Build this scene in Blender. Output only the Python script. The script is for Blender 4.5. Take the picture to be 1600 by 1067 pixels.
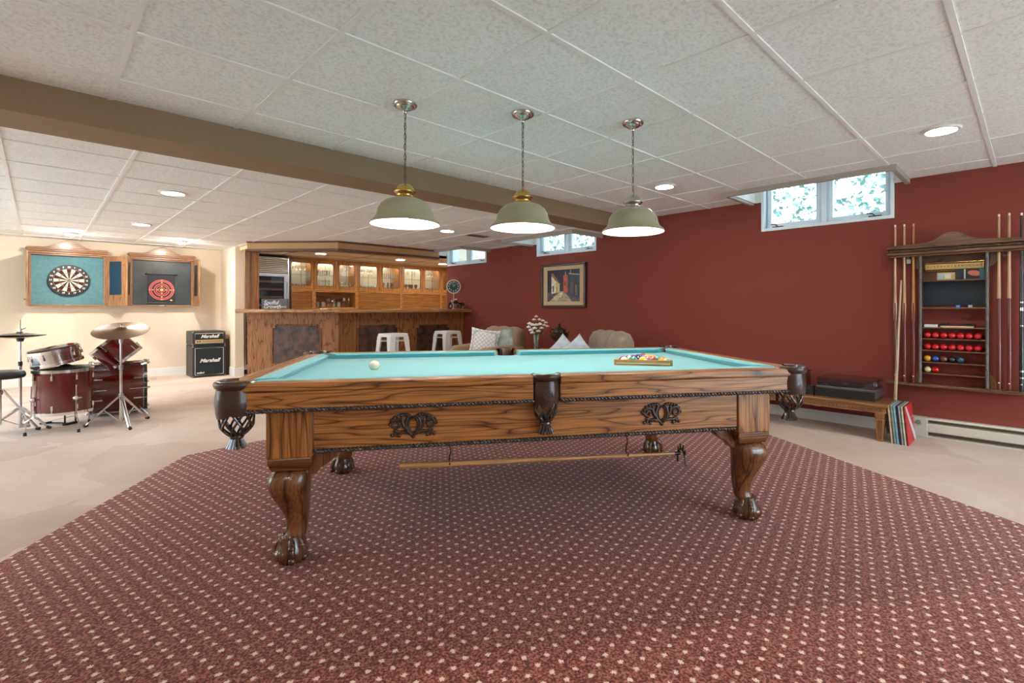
import bpy, bmesh, math, random
from mathutils import Vector, Matrix
sc = bpy.context.scene
for o in list(bpy.data.objects): bpy.data.objects.remove(o)
PI = math.pi
random.seed(7)
# ------------------------------------------------------------------ camera, world, exposure
AZ = math.radians(44.667)
cd = bpy.data.cameras.new('camera'); cam = bpy.data.objects.new('camera', cd); sc.collection.objects.link(cam)
cd.sensor_width = 36; cd.lens = 779/1600*36; cd.shift_x = -0.03; cd.shift_y = -0.0322
cd.clip_start = 0.05
cam.location = (0, 0, 1.10); cam.rotation_euler = (PI/2, 0, AZ-PI/2)
sc.camera = cam
sc.view_settings.view_transform = 'Standard'; sc.view_settings.look = 'None'
sc.view_settings.exposure = 1.36; sc.view_settings.gamma = 1; sc.view_settings.use_curve_mapping = False
sc.cycles.use_denoising = True
sc.cycles.max_bounces = 8; sc.cycles.diffuse_bounces = 5; sc.cycles.glossy_bounces = 3
sc.cycles.transmission_bounces = 4; sc.cycles.transparent_max_bounces = 12
sc.cycles.sample_clamp_indirect = 6; sc.cycles.caustics_reflective = False; sc.cycles.caustics_refractive = False
W = bpy.data.worlds.new('world'); sc.world = W; W.use_nodes = True
bg = W.node_tree.nodes['Background']; bg.inputs[0].default_value = (0.66, 0.84, 1.0, 1)
_n = W.node_tree.nodes; _tc = _n.new('ShaderNodeTexCoord'); _sp = _n.new('ShaderNodeSeparateXYZ'); _mr = _n.new('ShaderNodeMapRange')   # overcast sky, brighter towards the zenith
_mr.inputs['From Min'].default_value = 0.1; _mr.inputs['From Max'].default_value = 0.55; _mr.inputs['To Min'].default_value = 2.2; _mr.inputs['To Max'].default_value = 12.5
W.node_tree.links.new(_tc.outputs['Generated'], _sp.inputs[0]); W.node_tree.links.new(_sp.outputs[2], _mr.inputs[0]); W.node_tree.links.new(_mr.outputs[0], bg.inputs[1])
LIGHT_DOWN = 70.0; LIGHT_BULB = 125.0; LIGHT_SPOT = 400.0

# ------------------------------------------------------------------ materials
MATS = {}
def newmat(name):
    m = bpy.data.materials.new(name); m.use_nodes = True
    nt = m.node_tree; return m, nt, nt.nodes['Principled BSDF']
def N(nt, t, **kw):
    n = nt.nodes.new(t)
    for k, v in kw.items(): setattr(n, k, v)
    return n
def ramp(nt, stops):
    r = N(nt, 'ShaderNodeValToRGB'); e = r.color_ramp.elements
    e[0].position, e[0].color = stops[0][0], (*stops[0][1], 1)
    e[1].position, e[1].color = stops[-1][0], (*stops[-1][1], 1)
    for p, c in stops[1:-1]:
        x = e.new(p); x.color = (*c, 1)
    return r
def mat(name, col, rough=0.5, metal=0.0, bump=0.0, bscale=60, vary=0.0, vscale=8, spec=None, coat=0, emit=None, sheen=0):
    if name in MATS: return MATS[name]
    m, nt, b = newmat(name)
    b.inputs['Base Color'].default_value = (*col, 1); b.inputs['Roughness'].default_value = rough
    b.inputs['Metallic'].default_value = metal
    if spec is not None: b.inputs['Specular IOR Level'].default_value = spec
    if coat: b.inputs['Coat Weight'].default_value = coat; b.inputs['Coat Roughness'].default_value = 0.08
    if sheen: b.inputs['Sheen Weight'].default_value = sheen
    if emit: b.inputs['Emission Color'].default_value = (*emit[0], 1); b.inputs['Emission Strength'].default_value = emit[1]
    tc = N(nt, 'ShaderNodeTexCoord')
    if vary:
        n = N(nt, 'ShaderNodeTexNoise'); n.inputs['Scale'].default_value = vscale; n.inputs['Detail'].default_value = 4
        nt.links.new(tc.outputs['Object'], n.inputs['Vector'])
        lo = tuple(max(0, c*(1-vary)) for c in col); hi = tuple(min(1, c*(1+vary)) for c in col)
        r = ramp(nt, [(0.3, lo), (0.7, hi)]); nt.links.new(n.outputs['Fac'], r.inputs[0]); nt.links.new(r.outputs[0], b.inputs['Base Color'])
    if bump:
        n = N(nt, 'ShaderNodeTexNoise'); n.inputs['Scale'].default_value = bscale; n.inputs['Detail'].default_value = 3
        nt.links.new(tc.outputs['Object'], n.inputs['Vector'])
        bp = N(nt, 'ShaderNodeBump'); bp.inputs['Strength'].default_value = bump; bp.inputs['Distance'].default_value = 0.01
        nt.links.new(n.outputs['Fac'], bp.inputs['Height']); nt.links.new(bp.outputs[0], b.inputs['Normal'])
    MATS[name] = m; return m
def wood(name, axis, light, dark, rough=0.35, rings=17.0, stretch=0.55, cross=7.0, coat=0.12, fine=0.5):
    """oak-like grain running along one object axis: long flame figures plus fine pores"""
    if name in MATS: return MATS[name]
    m, nt, b = newmat(name); L = nt.links.new
    tc = N(nt, 'ShaderNodeTexCoord'); mp = N(nt, 'ShaderNodeMapping')
    s = [cross]*3; s[axis] = stretch; mp.inputs['Scale'].default_value = s
    L(tc.outputs['Object'], mp.inputs['Vector'])
    n1 = N(nt, 'ShaderNodeTexNoise'); n1.inputs['Scale'].default_value = 1.3; n1.inputs['Detail'].default_value = 2; n1.inputs['Roughness'].default_value = 0.45
    L(mp.outputs[0], n1.inputs['Vector'])
    mu = N(nt, 'ShaderNodeMath', operation='MULTIPLY'); mu.inputs[1].default_value = rings; L(n1.outputs['Fac'], mu.inputs[0])
    fr = N(nt, 'ShaderNodeMath', operation='FRACT'); L(mu.outputs[0], fr.inputs[0])
    mid = tuple((a*0.6+d*0.4) for a, d in zip(light, dark))
    r = ramp(nt, [(0.0, dark), (0.07, mid), (0.22, light), (0.75, light), (0.93, mid), (1.0, dark)])
    L(fr.outputs[0], r.inputs[0])
    mp2 = N(nt, 'ShaderNodeMapping'); s2 = [170]*3; s2[axis] = 4; mp2.inputs['Scale'].default_value = s2
    L(tc.outputs['Object'], mp2.inputs['Vector'])
    n2 = N(nt, 'ShaderNodeTexNoise'); n2.inputs['Scale'].default_value = 1; n2.inputs['Detail'].default_value = 2; L(mp2.outputs[0], n2.inputs['Vector'])
    r2 = ramp(nt, [(0.35, (1-fine,)*3), (0.6, (1, 1, 1))]); L(n2.outputs['Fac'], r2.inputs[0])
    mx = N(nt, 'ShaderNodeMix', data_type='RGBA', blend_type='MULTIPLY'); mx.inputs['Factor'].default_value = 1
    L(r.outputs[0], mx.inputs['A']); L(r2.outputs[0], mx.inputs['B']); L(mx.outputs['Result'], b.inputs['Base Color'])
    b.inputs['Roughness'].default_value = rough
    b.inputs['Coat Weight'].default_value = coat; b.inputs['Coat Roughness'].default_value = 0.15
    bp = N(nt, 'ShaderNodeBump'); bp.inputs['Strength'].default_value = 0.12; bp.inputs['Distance'].default_value = 0.004
    L(n2.outputs['Fac'], bp.inputs['Height']); L(bp.outputs[0], b.inputs['Normal'])
    MATS[name] = m; return m
def glassmat(name, tint=(1, 1, 1), gloss=0.12, rough=0.02):
    if name in MATS: return MATS[name]
    m = bpy.data.materials.new(name); m.use_nodes = True; nt = m.node_tree
    nt.nodes.remove(nt.nodes['Principled BSDF']); out = nt.nodes['Material Output']
    t = N(nt, 'ShaderNodeBsdfTransparent'); t.inputs[0].default_value = (*tint, 1)
    g = N(nt, 'ShaderNodeBsdfGlossy'); g.inputs['Roughness'].default_value = rough
    fz = N(nt, 'ShaderNodeLayerWeight'); fz.inputs[0].default_value = 0.35
    ma = N(nt, 'ShaderNodeMath', operation='MULTIPLY_ADD'); ma.inputs[1].default_value = 0.6; ma.inputs[2].default_value = gloss*0.5
    nt.links.new(fz.outputs['Facing'], ma.inputs[0])
    mx = N(nt, 'ShaderNodeMixShader'); nt.links.new(ma.outputs[0], mx.inputs[0]); nt.links.new(t.outputs[0], mx.inputs[1]); nt.links.new(g.outputs[0], mx.inputs[2])
    nt.links.new(mx.outputs[0], out.inputs[0]); MATS[name] = m; return m
def emis(name, col, s):
    if name in MATS: return MATS[name]
    m = bpy.data.materials.new(name); m.use_nodes = True; nt = m.node_tree
    nt.nodes.remove(nt.nodes['Principled BSDF']); e = N(nt, 'ShaderNodeEmission'); e.inputs[0].default_value = (*col, 1); e.inputs[1].default_value = s
    nt.links.new(e.outputs[0], nt.nodes['Material Output'].inputs[0]); MATS[name] = m; return m

OL, OD = (0.50, 0.195, 0.045), (0.07, 0.02, 0.006)
oak_x = wood('oak_x', 0, OL, OD); oak_y = wood('oak_y', 1, OL, OD); oak_z = wood('oak_z', 2, OL, OD, cross=6)
leg_oak = wood('leg_oak', 2, (0.22, 0.085, 0.025), (0.07, 0.022, 0.007), rings=5, rough=0.25, coat=0.6)
BL, BD = (0.58, 0.26, 0.07), (0.17, 0.055, 0.014)
bar_z = wood('bar_z', 2, (0.38, 0.145, 0.035), (0.075, 0.02, 0.006), rings=12, stretch=0.7, cross=4.5, rough=0.55, coat=0.0); bar_x = wood('bar_x', 0, BL, BD, rings=8, rough=0.3, coat=0.5)
cab_x = wood('cab_x', 0, (0.62, 0.26, 0.06), (0.34, 0.12, 0.025), rings=6); cab_z = wood('cab_z', 2, (0.62, 0.26, 0.06), (0.34, 0.12, 0.025), rings=6)
dark_y = wood('dark_y', 1, (0.19, 0.09, 0.045), (0.05, 0.02, 0.01), rings=10); dark_z = wood('dark_z', 2, (0.17, 0.08, 0.04), (0.045, 0.018, 0.009))
dcab_x = wood('dcab_x', 0, (0.42, 0.21, 0.10), (0.16, 0.07, 0.03)); dcab_z = wood('dcab_z', 2, (0.42, 0.21, 0.10), (0.16, 0.07, 0.03))
rope_m = mat('rope_dark', (0.055, 0.038, 0.032), 0.22, coat=0.6)
felt = mat('felt_teal', (0.165, 0.47, 0.52), 0.95, bump=0.1, bscale=900, sheen=0.3, spec=0.1)
leather = mat('brown_leather', (0.045, 0.022, 0.014), 0.28, bump=0.12, bscale=120, coat=0.25)
blackp = mat('black_plastic', (0.012, 0.012, 0.013), 0.35); chrome = mat('chrome', (0.75, 0.75, 0.76), 0.14, 1.0)
steel = mat('brushed_steel', (0.5, 0.5, 0.5), 0.3, 1.0); brass = mat('brass', (0.62, 0.40, 0.12), 0.16, 1.0); nickel = mat('nickel', (0.62, 0.58, 0.54), 0.2, 1.0)
white = mat('white_paint', (0.78, 0.77, 0.74), 0.4); rubber = mat('rubber', (0.02, 0.02, 0.02), 0.7)
glass = glassmat('clear_glass'); 
redwall = mat('red_wall', (0.24, 0.050, 0.037), 0.75, bump=0.05, bscale=200, spec=0.3)
beige = mat('cream_wall', (0.76, 0.66, 0.52), 0.8, bump=0.04, bscale=200); taupe = mat('taupe_beam', (0.27, 0.18, 0.105), 0.7, bump=0.03, bscale=150)

# ------------------------------------------------------------------ mesh helpers
C = sc.collection
class MB:
    def __init__(s): s.v = []; s.f = []; s.mi = []; s.m = 0
    def add(s, vs, fs):
        o = len(s.v); s.v += [tuple(p) for p in vs]
        for f in fs: s.f.append([o+i for i in f]); s.mi.append(s.m)
        return s
    def box(s, x0, x1, y0, y1, z0, z1):
        return s.add([(x0,y0,z0),(x1,y0,z0),(x1,y1,z0),(x0,y1,z0),(x0,y0,z1),(x1,y0,z1),(x1,y1,z1),(x0,y1,z1)],
                     [(0,3,2,1),(4,5,6,7),(0,1,5,4),(1,2,6,5),(2,3,7,6),(3,0,4,7)])
    def quad(s, *p): return s.add(p, [tuple(range(len(p)))])
    def prism(s, poly, a, b, fn=None):
        fn = fn or (lambda x, y, h: (x, y, h)); n = len(poly)
        vs = [fn(x, y, a) for x, y in poly]+[fn(x, y, b) for x, y in poly]
        return s.add(vs, [tuple(range(n-1, -1, -1)), tuple(range(n, 2*n))]+[(i, (i+1) % n, n+(i+1) % n, n+i) for i in range(n)])
    def tube(s, pts, r, n=8, closed=False, caps=True, flat=1.0):
        pts = [Vector(p) for p in pts]; k = len(pts); rs = r if isinstance(r, (list, tuple)) else [r]*k
        o = len(s.v); up = None; vs = []
        for i, p in enumerate(pts):
            if closed: d = pts[(i+1) % k]-pts[i-1]
            else: d = pts[min(i+1, k-1)]-pts[max(i-1, 0)]
            d = d.normalized() if d.length > 1e-9 else Vector((0, 0, 1))
            if up is None:
                up = Vector((0, 0, 1)) if abs(d.z) < 0.9 else Vector((1, 0, 0))
            a = d.cross(up); a = a.normalized() if a.length > 1e-6 else d.orthogonal().normalized(); u = a.cross(d); up = u
            for j in range(n):
                t = 2*PI*j/n; vs.append(p+a*(rs[i]*math.cos(t))+u*(rs[i]*flat*math.sin(t)))
        fs = []
        for i in range(k if closed else k-1):
            i2 = (i+1) % k
            for j in range(n): fs.append((i*n+j, i*n+(j+1) % n, i2*n+(j+1) % n, i2*n+j))
        if caps and not closed: fs.append(tuple(range(n-1, -1, -1))); fs.append(tuple((k-1)*n+j for j in range(n)))
        return s.add(vs, fs)
    def cyl(s, p0, p1, r0, r1=None, n=16): return s.tube([p0, p1], [r0, r0 if r1 is None else r1], n)
    def lathe(s, prof, n=32, c=(0, 0, 0), M=None, a0=0, a1=2*PI, caps=False):
        full = abs(a1-a0-2*PI) < 1e-6; cols = n if full else n+1; vs = []
        for r, z in prof:
            for j in range(cols):
                t = a0+(a1-a0)*j/n; q = Vector((r*math.cos(t), r*math.sin(t), z))
                if M is not None: q = M @ q
                vs.append((q.x+c[0], q.y+c[1], q.z+c[2]))
        fs = []
        for i in range(len(prof)-1):
            for j in range(n):
                j2 = (j+1) % cols if full else j+1
                fs.append((i*cols+j, i*cols+j2, (i+1)*cols+j2, (i+1)*cols+j))
        if caps and full: fs.append(tuple(range(cols-1, -1, -1))); fs.append(tuple((len(prof)-1)*cols+j for j in range(cols)))
        return s.add(vs, fs)
    def ball(s, c, r, n=16, m=10, sc3=(1, 1, 1)):
        prof = [(math.sin(PI*i/m)*1.0, -math.cos(PI*i/m)) for i in range(m+1)]
        M = Matrix.Diagonal((r*sc3[0], r*sc3[1], r*sc3[2])).to_3x3() if True else None
        return s.lathe([(max(a, 1e-4), b) for a, b in prof], n, c, M)
    def torus(s, c, R, r, n=32, k=8, M=None, flat=1.0):
        pts = [Vector((R*math.cos(2*PI*i/n), R*math.sin(2*PI*i/n), 0)) for i in range(n)]
        if M is not None: pts = [M @ p for p in pts]
        return s.tube([p+Vector(c) for p in pts], r, k, closed=True, flat=flat)
    def xf(s, M, start=0):
        for i in range(start, len(s.v)):
            q = M @ Vector(s.v[i]); s.v[i] = (q.x, q.y, q.z)
        return s
    def build(s, name, m, parent=None, smooth=False, bevel=0.0, seg=2, sub=0, label=None, angle=40):
        me = bpy.data.meshes.new(name); me.from_pydata(s.v, [], s.f)
        bm = bmesh.new(); bm.from_mesh(me); bmesh.ops.recalc_face_normals(bm, faces=bm.faces[:]); bm.to_mesh(me); bm.free()
        for x in (m if isinstance(m, (list, tuple)) else [m]): me.materials.append(x)
        me.polygons.foreach_set('material_index', s.mi)
        if smooth:
            me.polygons.foreach_set('use_smooth', [True]*len(me.polygons)); me.set_sharp_from_angle(angle=math.radians(angle))
        me.update()
        o = bpy.data.objects.new(name, me); C.objects.link(o)
        if parent is not None: o.parent = parent
        if bevel:
            b = o.modifiers.new('edge', 'BEVEL'); b.width = bevel; b.segments = seg; b.limit_method = 'ANGLE'; b.angle_limit = math.radians(35)
        if sub:
            b = o.modifiers.new('smooth', 'SUBSURF'); b.levels = sub; b.render_levels = sub
        if label: o['label'] = label
        return o
def tag(o, label, cat, group=None, kind=None):
    o['label'] = label; o['category'] = cat
    if group: o['group'] = group
    if kind: o['kind'] = kind
    return o
def thing(name, label, cat, loc=(0, 0, 0), rz=0.0, group=None):
    o = bpy.data.objects.new(name, None); C.objects.link(o); o.location = loc; o.rotation_euler = (0, 0, rz); o.empty_display_size = 0.1
    return tag(o, label, cat, group)
def struct(name, mb, m, **kw):
    o = mb.build(name, m, **kw); o['kind'] = 'structure'; return o
def copy_tree(src, parent=None):
    c = src.copy(); C.objects.link(c)
    if parent is not None: c.parent = parent
    for ch in [x for x in bpy.data.objects if x.parent == src]: copy_tree(ch, c)
    return c
def text_into(mb, s, size, M, depth=0.001, shear=0.0, bold=0.0, align='CENTER'):
    cu = bpy.data.curves.new('t', 'FONT'); cu.body = s; cu.size = size; cu.align_x = align; cu.align_y = 'CENTER'; cu.shear = shear; cu.extrude = depth; cu.offset = bold; cu.resolution_u = 3
    o = bpy.data.objects.new('t', cu); C.objects.link(o); bpy.context.view_layer.update()
    me = o.to_mesh(); vs = [M @ v.co for v in me.vertices]; fs = [tuple(p.vertices) for p in me.polygons]
    mb.add(vs, fs); o.to_mesh_clear(); bpy.data.objects.remove(o); bpy.data.curves.remove(cu)
def frameM(o, ex, ey, ez):
    """matrix with columns ex, ey, ez and origin o"""
    M = Matrix.Identity(4)
    for i, e in enumerate((ex, ey, ez)):
        for j in range(3): M[j][i] = e[j]
    for j in range(3): M[j][3] = o[j]
    return M
ORD = ['first', 'second', 'third', 'fourth', 'fifth', 'sixth', 'seventh', 'eighth', 'ninth', 'tenth', 'eleventh', 'twelfth', 'thirteenth', 'fourteenth']
# ------------------------------------------------------------------ room shell
XR, YB, HC, HL = 5.40, 10.10, 2.245, 2.105      # red wall, far wall, near ceiling, far ceiling
XL, YF = -3.4, -3.6
def carpet(name, c1, c2, c3):
    m, nt, b = newmat(name); L = nt.links.new
    tc = N(nt, 'ShaderNodeTexCoord'); 
    n = N(nt, 'ShaderNodeTexNoise'); n.inputs['Scale'].default_value = 1.1; n.inputs['Detail'].default_value = 3; n.inputs['Distortion'].default_value = 1.2; L(tc.outputs['Object'], n.inputs['Vector'])
    v = N(nt, 'ShaderNodeTexVoronoi'); v.inputs['Scale'].default_value = 1.5; L(n.outputs['Color'], v.inputs['Vector'])
    v2 = N(nt, 'ShaderNodeTexVoronoi'); v2.inputs['Scale'].default_value = 1.3; v2.inputs['Randomness'].default_value = 1
    ad = N(nt, 'ShaderNodeVectorMath', operation='ADD'); L(tc.outputs['Object'], ad.inputs[0]); L(n.outputs['Color'], ad.inputs[1]); L(ad.outputs[0], v2.inputs['Vector'])
    r = ramp(nt, [(0.2, c1), (0.5, c2), (0.8, c3)]); 
    sp = N(nt, 'ShaderNodeSeparateColor'); L(v2.outputs['Color'], sp.inputs[0])
    ma = N(nt, 'ShaderNodeMath', operation='MULTIPLY_ADD'); ma.inputs[1].default_value = 0.30; L(sp.outputs[0], ma.inputs[0]); 
    mb_ = N(nt, 'ShaderNodeMath', operation='MULTIPLY'); mb_.inputs[1].default_value = 0.7; L(n.outputs['Fac'], mb_.inputs[0]); L(mb_.outputs[0], ma.inputs[2]); L(ma.outputs[0], r.inputs[0])
    f = N(nt, 'ShaderNodeTexNoise'); f.inputs['Scale'].default_value = 260; L(tc.outputs['Object'], f.inputs['Vector'])
    r2 = ramp(nt, [(0.3, (0.8,)*3), (0.7, (1.1,)*3)]); L(f.outputs['Fac'], r2.inputs[0])
    mx = N(nt, 'ShaderNodeMix', data_type='RGBA', blend_type='MULTIPLY'); mx.inputs['Factor'].default_value = 1
    L(r.outputs[0], mx.inputs['A']); L(r2.outputs[0], mx.inputs['B']); L(mx.outputs['Result'], b.inputs['Base Color'])
    bp = N(nt, 'ShaderNodeBump'); bp.inputs['Strength'].default_value = 0.5; bp.inputs['Distance'].default_value = 0.006; L(f.outputs['Fac'], bp.inputs['Height']); L(bp.outputs[0], b.inputs['Normal'])
    b.inputs['Roughness'].default_value = 1; b.inputs['Specular IOR Level'].default_value = 0.05; b.inputs['Sheen Weight'].default_value = 0.2
    return m
def dotted(name):
    m, nt, b = newmat(name); L = nt.links.new
    tc = N(nt, 'ShaderNodeTexCoord'); sx = N(nt, 'ShaderNodeSeparateXYZ'); L(tc.outputs['Object'], sx.inputs[0])
    def M(op, a, bb=None, c=None):
        n = N(nt, 'ShaderNodeMath', operation=op)
        for i, q in enumerate((a, bb, c)):
            if q is None: continue
            if isinstance(q, (int, float)): n.inputs[i].default_value = q
            else: L(q, n.inputs[i])
        return n.outputs[0]
    gy = M('DIVIDE', sx.outputs[1], 0.0385); row = M('FLOOR', gy); ly = M('SUBTRACT', M('SUBTRACT', gy, row), 0.5)
    half = M('MULTIPLY', M('PINGPONG', row, 1.0), 0.5)
    gx = M('ADD', M('DIVIDE', sx.outputs[0], 0.0725), half); lx = M('SUBTRACT', M('FRACT', gx), 0.5)
    ax = M('MULTIPLY', lx, 0.0725); ay = M('MULTIPLY', ly, 0.0385)
    f = N(nt, 'ShaderNodeTexNoise'); f.inputs['Scale'].default_value = 210; f.inputs['Detail'].default_value = 2; L(tc.outputs['Object'], f.inputs['Vector'])
    d = M('SQRT', M('ADD', M('MULTIPLY', ax, ax), M('MULTIPLY', ay, ay)))
    d2 = M('ADD', d, M('MULTIPLY', M('SUBTRACT', f.outputs['Fac'], 0.5), 0.022))
    dot = M('SUBTRACT', 1.0, M('SMOOTH_MIN', 1.0, M('MAXIMUM', M('MULTIPLY', M('SUBTRACT', d2, 0.0068), 400.0), 0.0), 0.05))
    big = N(nt, 'ShaderNodeTexNoise'); big.inputs['Scale'].default_value = 120; big.inputs['Detail'].default_value = 3; L(tc.outputs['Object'], big.inputs['Vector'])
    r = ramp(nt, [(0.37, (0.075, 0.013, 0.011)), (0.5, (0.215, 0.045, 0.030)), (0.62, (0.39, 0.14, 0.105))]); L(big.outputs['Fac'], r.inputs[0])
    mx = N(nt, 'ShaderNodeMix', data_type='RGBA'); L(dot, mx.inputs['Factor']); L(r.outputs[0], mx.inputs['A']); mx.inputs['B'].default_value = (0.78, 0.60, 0.50, 1)
    L(mx.outputs['Result'], b.inputs['Base Color'])
    bp = N(nt, 'ShaderNodeBump'); bp.inputs['Strength'].default_value = 0.5; bp.inputs['Distance'].default_value = 0.006; L(f.outputs['Fac'], bp.inputs['Height']); L(bp.outputs[0], b.inputs['Normal'])
    b.inputs['Roughness'].default_value = 1; b.inputs['Specular IOR Level'].default_value = 0.05; b.inputs['Sheen Weight'].default_value = 0.2
    return m
def tilemat(name):
    m, nt, b = newmat(name); L = nt.links.new
    tc = N(nt, 'ShaderNodeTexCoord'); v = N(nt, 'ShaderNodeTexVoronoi'); v.inputs['Scale'].default_value = 95
    n = N(nt, 'ShaderNodeTexNoise'); n.inputs['Scale'].default_value = 60; n.inputs['Detail'].default_value = 5; n.inputs['Roughness'].default_value = 0.7; L(tc.outputs['Object'], n.inputs['Vector']); 
    L(tc.outputs['Object'], v.inputs['Vector'])
    r = ramp(nt, [(0.38, (0.76, 0.76, 0.76)), (0.52, (0.92, 0.92, 0.925))]); L(n.outputs['Fac'], r.inputs[0]); L(r.outputs[0], b.inputs['Base Color'])
    bp = N(nt, 'ShaderNodeBump'); bp.inputs['Strength'].default_value = 0.5; bp.inputs['Distance'].default_value = 0.01; L(n.outputs['Fac'], bp.inputs['Height']); L(bp.outputs[0], b.inputs['Normal'])
    b.inputs['Roughness'].default_value = 0.95; return m
floor_m = carpet('beige_carpet', (0.46, 0.33, 0.25), (0.58, 0.44, 0.35), (0.70, 0.58, 0.49))
struct('floor', MB().box(XL, 6.9, YF, YB+0.2, -0.1, 0), floor_m)
# table frame: shared by the inlaid carpet, pool table and pendant row
TH = math.radians(-33.6); TO = Vector((2.0283, 2.1891, 0))
def TW(u, v, z=0): return Vector((TO.x+u*math.cos(TH)-v*math.sin(TH), TO.y+u*math.sin(TH)+v*math.cos(TH), z))
rug_poly = [(-2.33, -3.2), (-2.33, 1.23), (-1.92, 1.586), (1.93, 1.586), (2.31, 1.23), (2.52, -3.2)]
rug = MB().prism(rug_poly, 0.0005, 0.006).build('patterned_carpet', dotted('dotted_carpet'))
rug.location = TO; rug.rotation_euler = (0, 0, TH)
tag(rug, 'red carpet with rows of small pale dots and cut corners inlaid under the pool table', 'carpet')

WINS = [(-1.95, -0.78, 1.913), (0.90, 2.07, 1.913), (4.30, 5.46, 1.898), (6.69, 7.85, 1.89)]
ZT = 2.50
w = MB(); y = YF; end = 7.87
segs = [y]+[q for a in WINS for q in a[:2]]
for a0, a1, zb in WINS:
    w.box(XR, XR+0.25, y, a0, 0, 2.7); w.box(XR, XR+0.25, a0, a1, 0, zb); w.box(XR, XR+0.25, a0, a1, ZT, 2.7); y = a1
w.box(XR, XR+0.12, y, end, 0, 2.7)
struct('wall_right', w, redwall)
b = MB(); b.box(XL, 6.9, YB, YB+0.12, 0, 2.7); b.box(6.7, 6.9, 7.87, YB, 0, 2.7); b.box(5.52, 6.9, 7.87, 7.95, 0, 2.7)
struct('wall_back', b, beige)
struct('wall_nook', MB().box(2.24, 2.365, 9.22, YB, 0, HL), beige)
LW = (4.6, 9.0, 0.35, 2.0)
struct('wall_left', MB().box(XL-0.12, XL, YF, LW[0], 0, 2.7).box(XL-0.12, XL, LW[1], YB, 0, 2.7).box(XL-0.12, XL, LW[0], LW[1], 0, LW[2]).box(XL-0.12, XL, LW[0], LW[1], LW[3], 2.7), beige)
_e = bpy.data.objects.new('window_5', None); C.objects.link(_e); _e.location = (XL-0.06, 0, 0); _e['kind'] = 'structure'  # unseen side window added for even daylight fill on the far ceiling
_m = MB()
for _y in (LW[0], (LW[0]*2+LW[1])/3, (LW[0]+LW[1]*2)/3, LW[1]-0.06): _m.box(-0.05, 0.05, _y, _y+0.06, LW[2], LW[3])
_m.box(-0.05, 0.07, LW[0], LW[1], LW[2]-0.02, LW[2]+0.04); _m.box(-0.05, 0.05, LW[0], LW[1], LW[3]-0.05, LW[3]); _m.build('window_frame', white, _e)
MB().box(-0.004, 0.004, LW[0], LW[1], LW[2], LW[3]).build('window_pane', glassmat('pane_glass'), _e)
_pl = bpy.data.lights.new('window_daylight', 'AREA'); _pl.shape = 'RECTANGLE'; _pl.size = LW[1]-LW[0]; _pl.size_y = LW[3]-LW[2]; _pl.cycles.is_portal = True
_po = bpy.data.objects.new('window_daylight', _pl); C.objects.link(_po); _po.location = (XL-0.2, (LW[0]+LW[1])/2, (LW[2]+LW[3])/2); _po.rotation_euler = (PI/2, 0, -PI/2)
f = MB(); PX0, PX1, PZ = 1.2, 4.9, 2.08  # opening for the added glass door, sized for the fill it lets in
f.box(XL, PX0, YF-0.12, YF, 0, 2.7); f.box(PX1, XR+0.25, YF-0.12, YF, 0, 2.7); f.box(PX0, PX1, YF-0.12, YF, PZ, 2.7)
struct('wall_front', f, beige)
# ceilings with the window wells cut out
WELL = 4.80; wells = [(a-0.08, b_+0.08) for a, b_, _ in WINS]; wells[3] = (6.60, 7.90)
tile = tilemat('ceiling_tile')
c = MB(); c.box(XL, WELL, YF, 3.6, HC, HC+0.05)
y = YF
for a0, a1 in wells[:2]: c.box(WELL, XR, y, a0, HC, HC+0.05); y = a1
c.box(WELL, XR, y, 3.6, HC, HC+0.05)
c.box(XL, WELL, 3.95, 7.4, HL, HL+0.05); y = 3.95
for a0, a1 in wells[2:]: c.box(WELL, XR, y, a0, HL, HL+0.05); y = a1
c.box(XL, 2.3, 7.4, YB, HL, HL+0.05); c.box(2.3, WELL, 7.4, 7.9, HL, HL+0.05); c.box(2.3, 3.3, 7.9, 9.22, HL, HL+0.05)
struct('ceiling', c, tile)
struct('ceiling_roof', MB().box(XL, 6.9, YF, YB, 2.7, 2.75), white)
# ceiling above the bar: smooth cream panels set lower, with thin joints
bc = MB(); bc.prism([(2.31, 8.45), (3.19, 7.47), (4.80, 7.45), (4.80, 7.9), (6.7, 7.9), (6.7, YB), (2.365, YB), (2.365, 9.22), (2.31, 9.22)], 2.045, 2.1)
struct('ceiling_bar', bc, mat('cream_panel', (0.72, 0.56, 0.34), 0.7))
j = MB()
for y in (8.3, 8.9, 9.5): j.box(2.4, 6.7, y-0.006, y+0.006, 2.041, 2.046)
for x in (3.0, 4.2, 5.4): j.box(x-0.006, x+0.006, 7.9, 9.7, 2.041, 2.046)
struct('trim_5', j, mat('joint_brown', (0.2, 0.12, 0.07), 0.6))
# suspended grid tees
gm = mat('tee_white', (0.86, 0.86, 0.86), 0.5)
g = MB()
def tees(x0, x1, y0, y1, h, ox, oy, holes):
    def cut(a0, a1, hs):
        out = [(a0, a1)]
        for h0, h1 in hs: out = [q for p0, p1 in out for q in ((p0, min(p1, h0)), (max(p0, h1), p1)) if q[1]-q[0] > 0.02]
        return out
    k = math.ceil((y0-oy)/0.605)
    while oy+k*0.605 < y1:
        yy = oy+k*0.605
        hs = [(WELL-0.05, XR)] if any(a-0.03 < yy < b_+0.03 for a, b_ in holes) else []
        for p0, p1 in cut(x0, x1, hs): g.box(p0, p1, yy-0.012, yy+0.012, h-0.006, h+0.01)
        k += 1
    k = math.ceil((x0-ox)/0.605)
    while ox+k*0.605 < x1:
        xx = ox+k*0.605
        hs = [(a-0.05, b_+0.05) for a, b_ in holes] if xx > WELL-0.05 else []
        for p0, p1 in cut(y0, y1, hs): g.box(xx-0.0115, xx+0.0115, p0, p1, h-0.0055, h+0.01)
        k += 1
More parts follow.
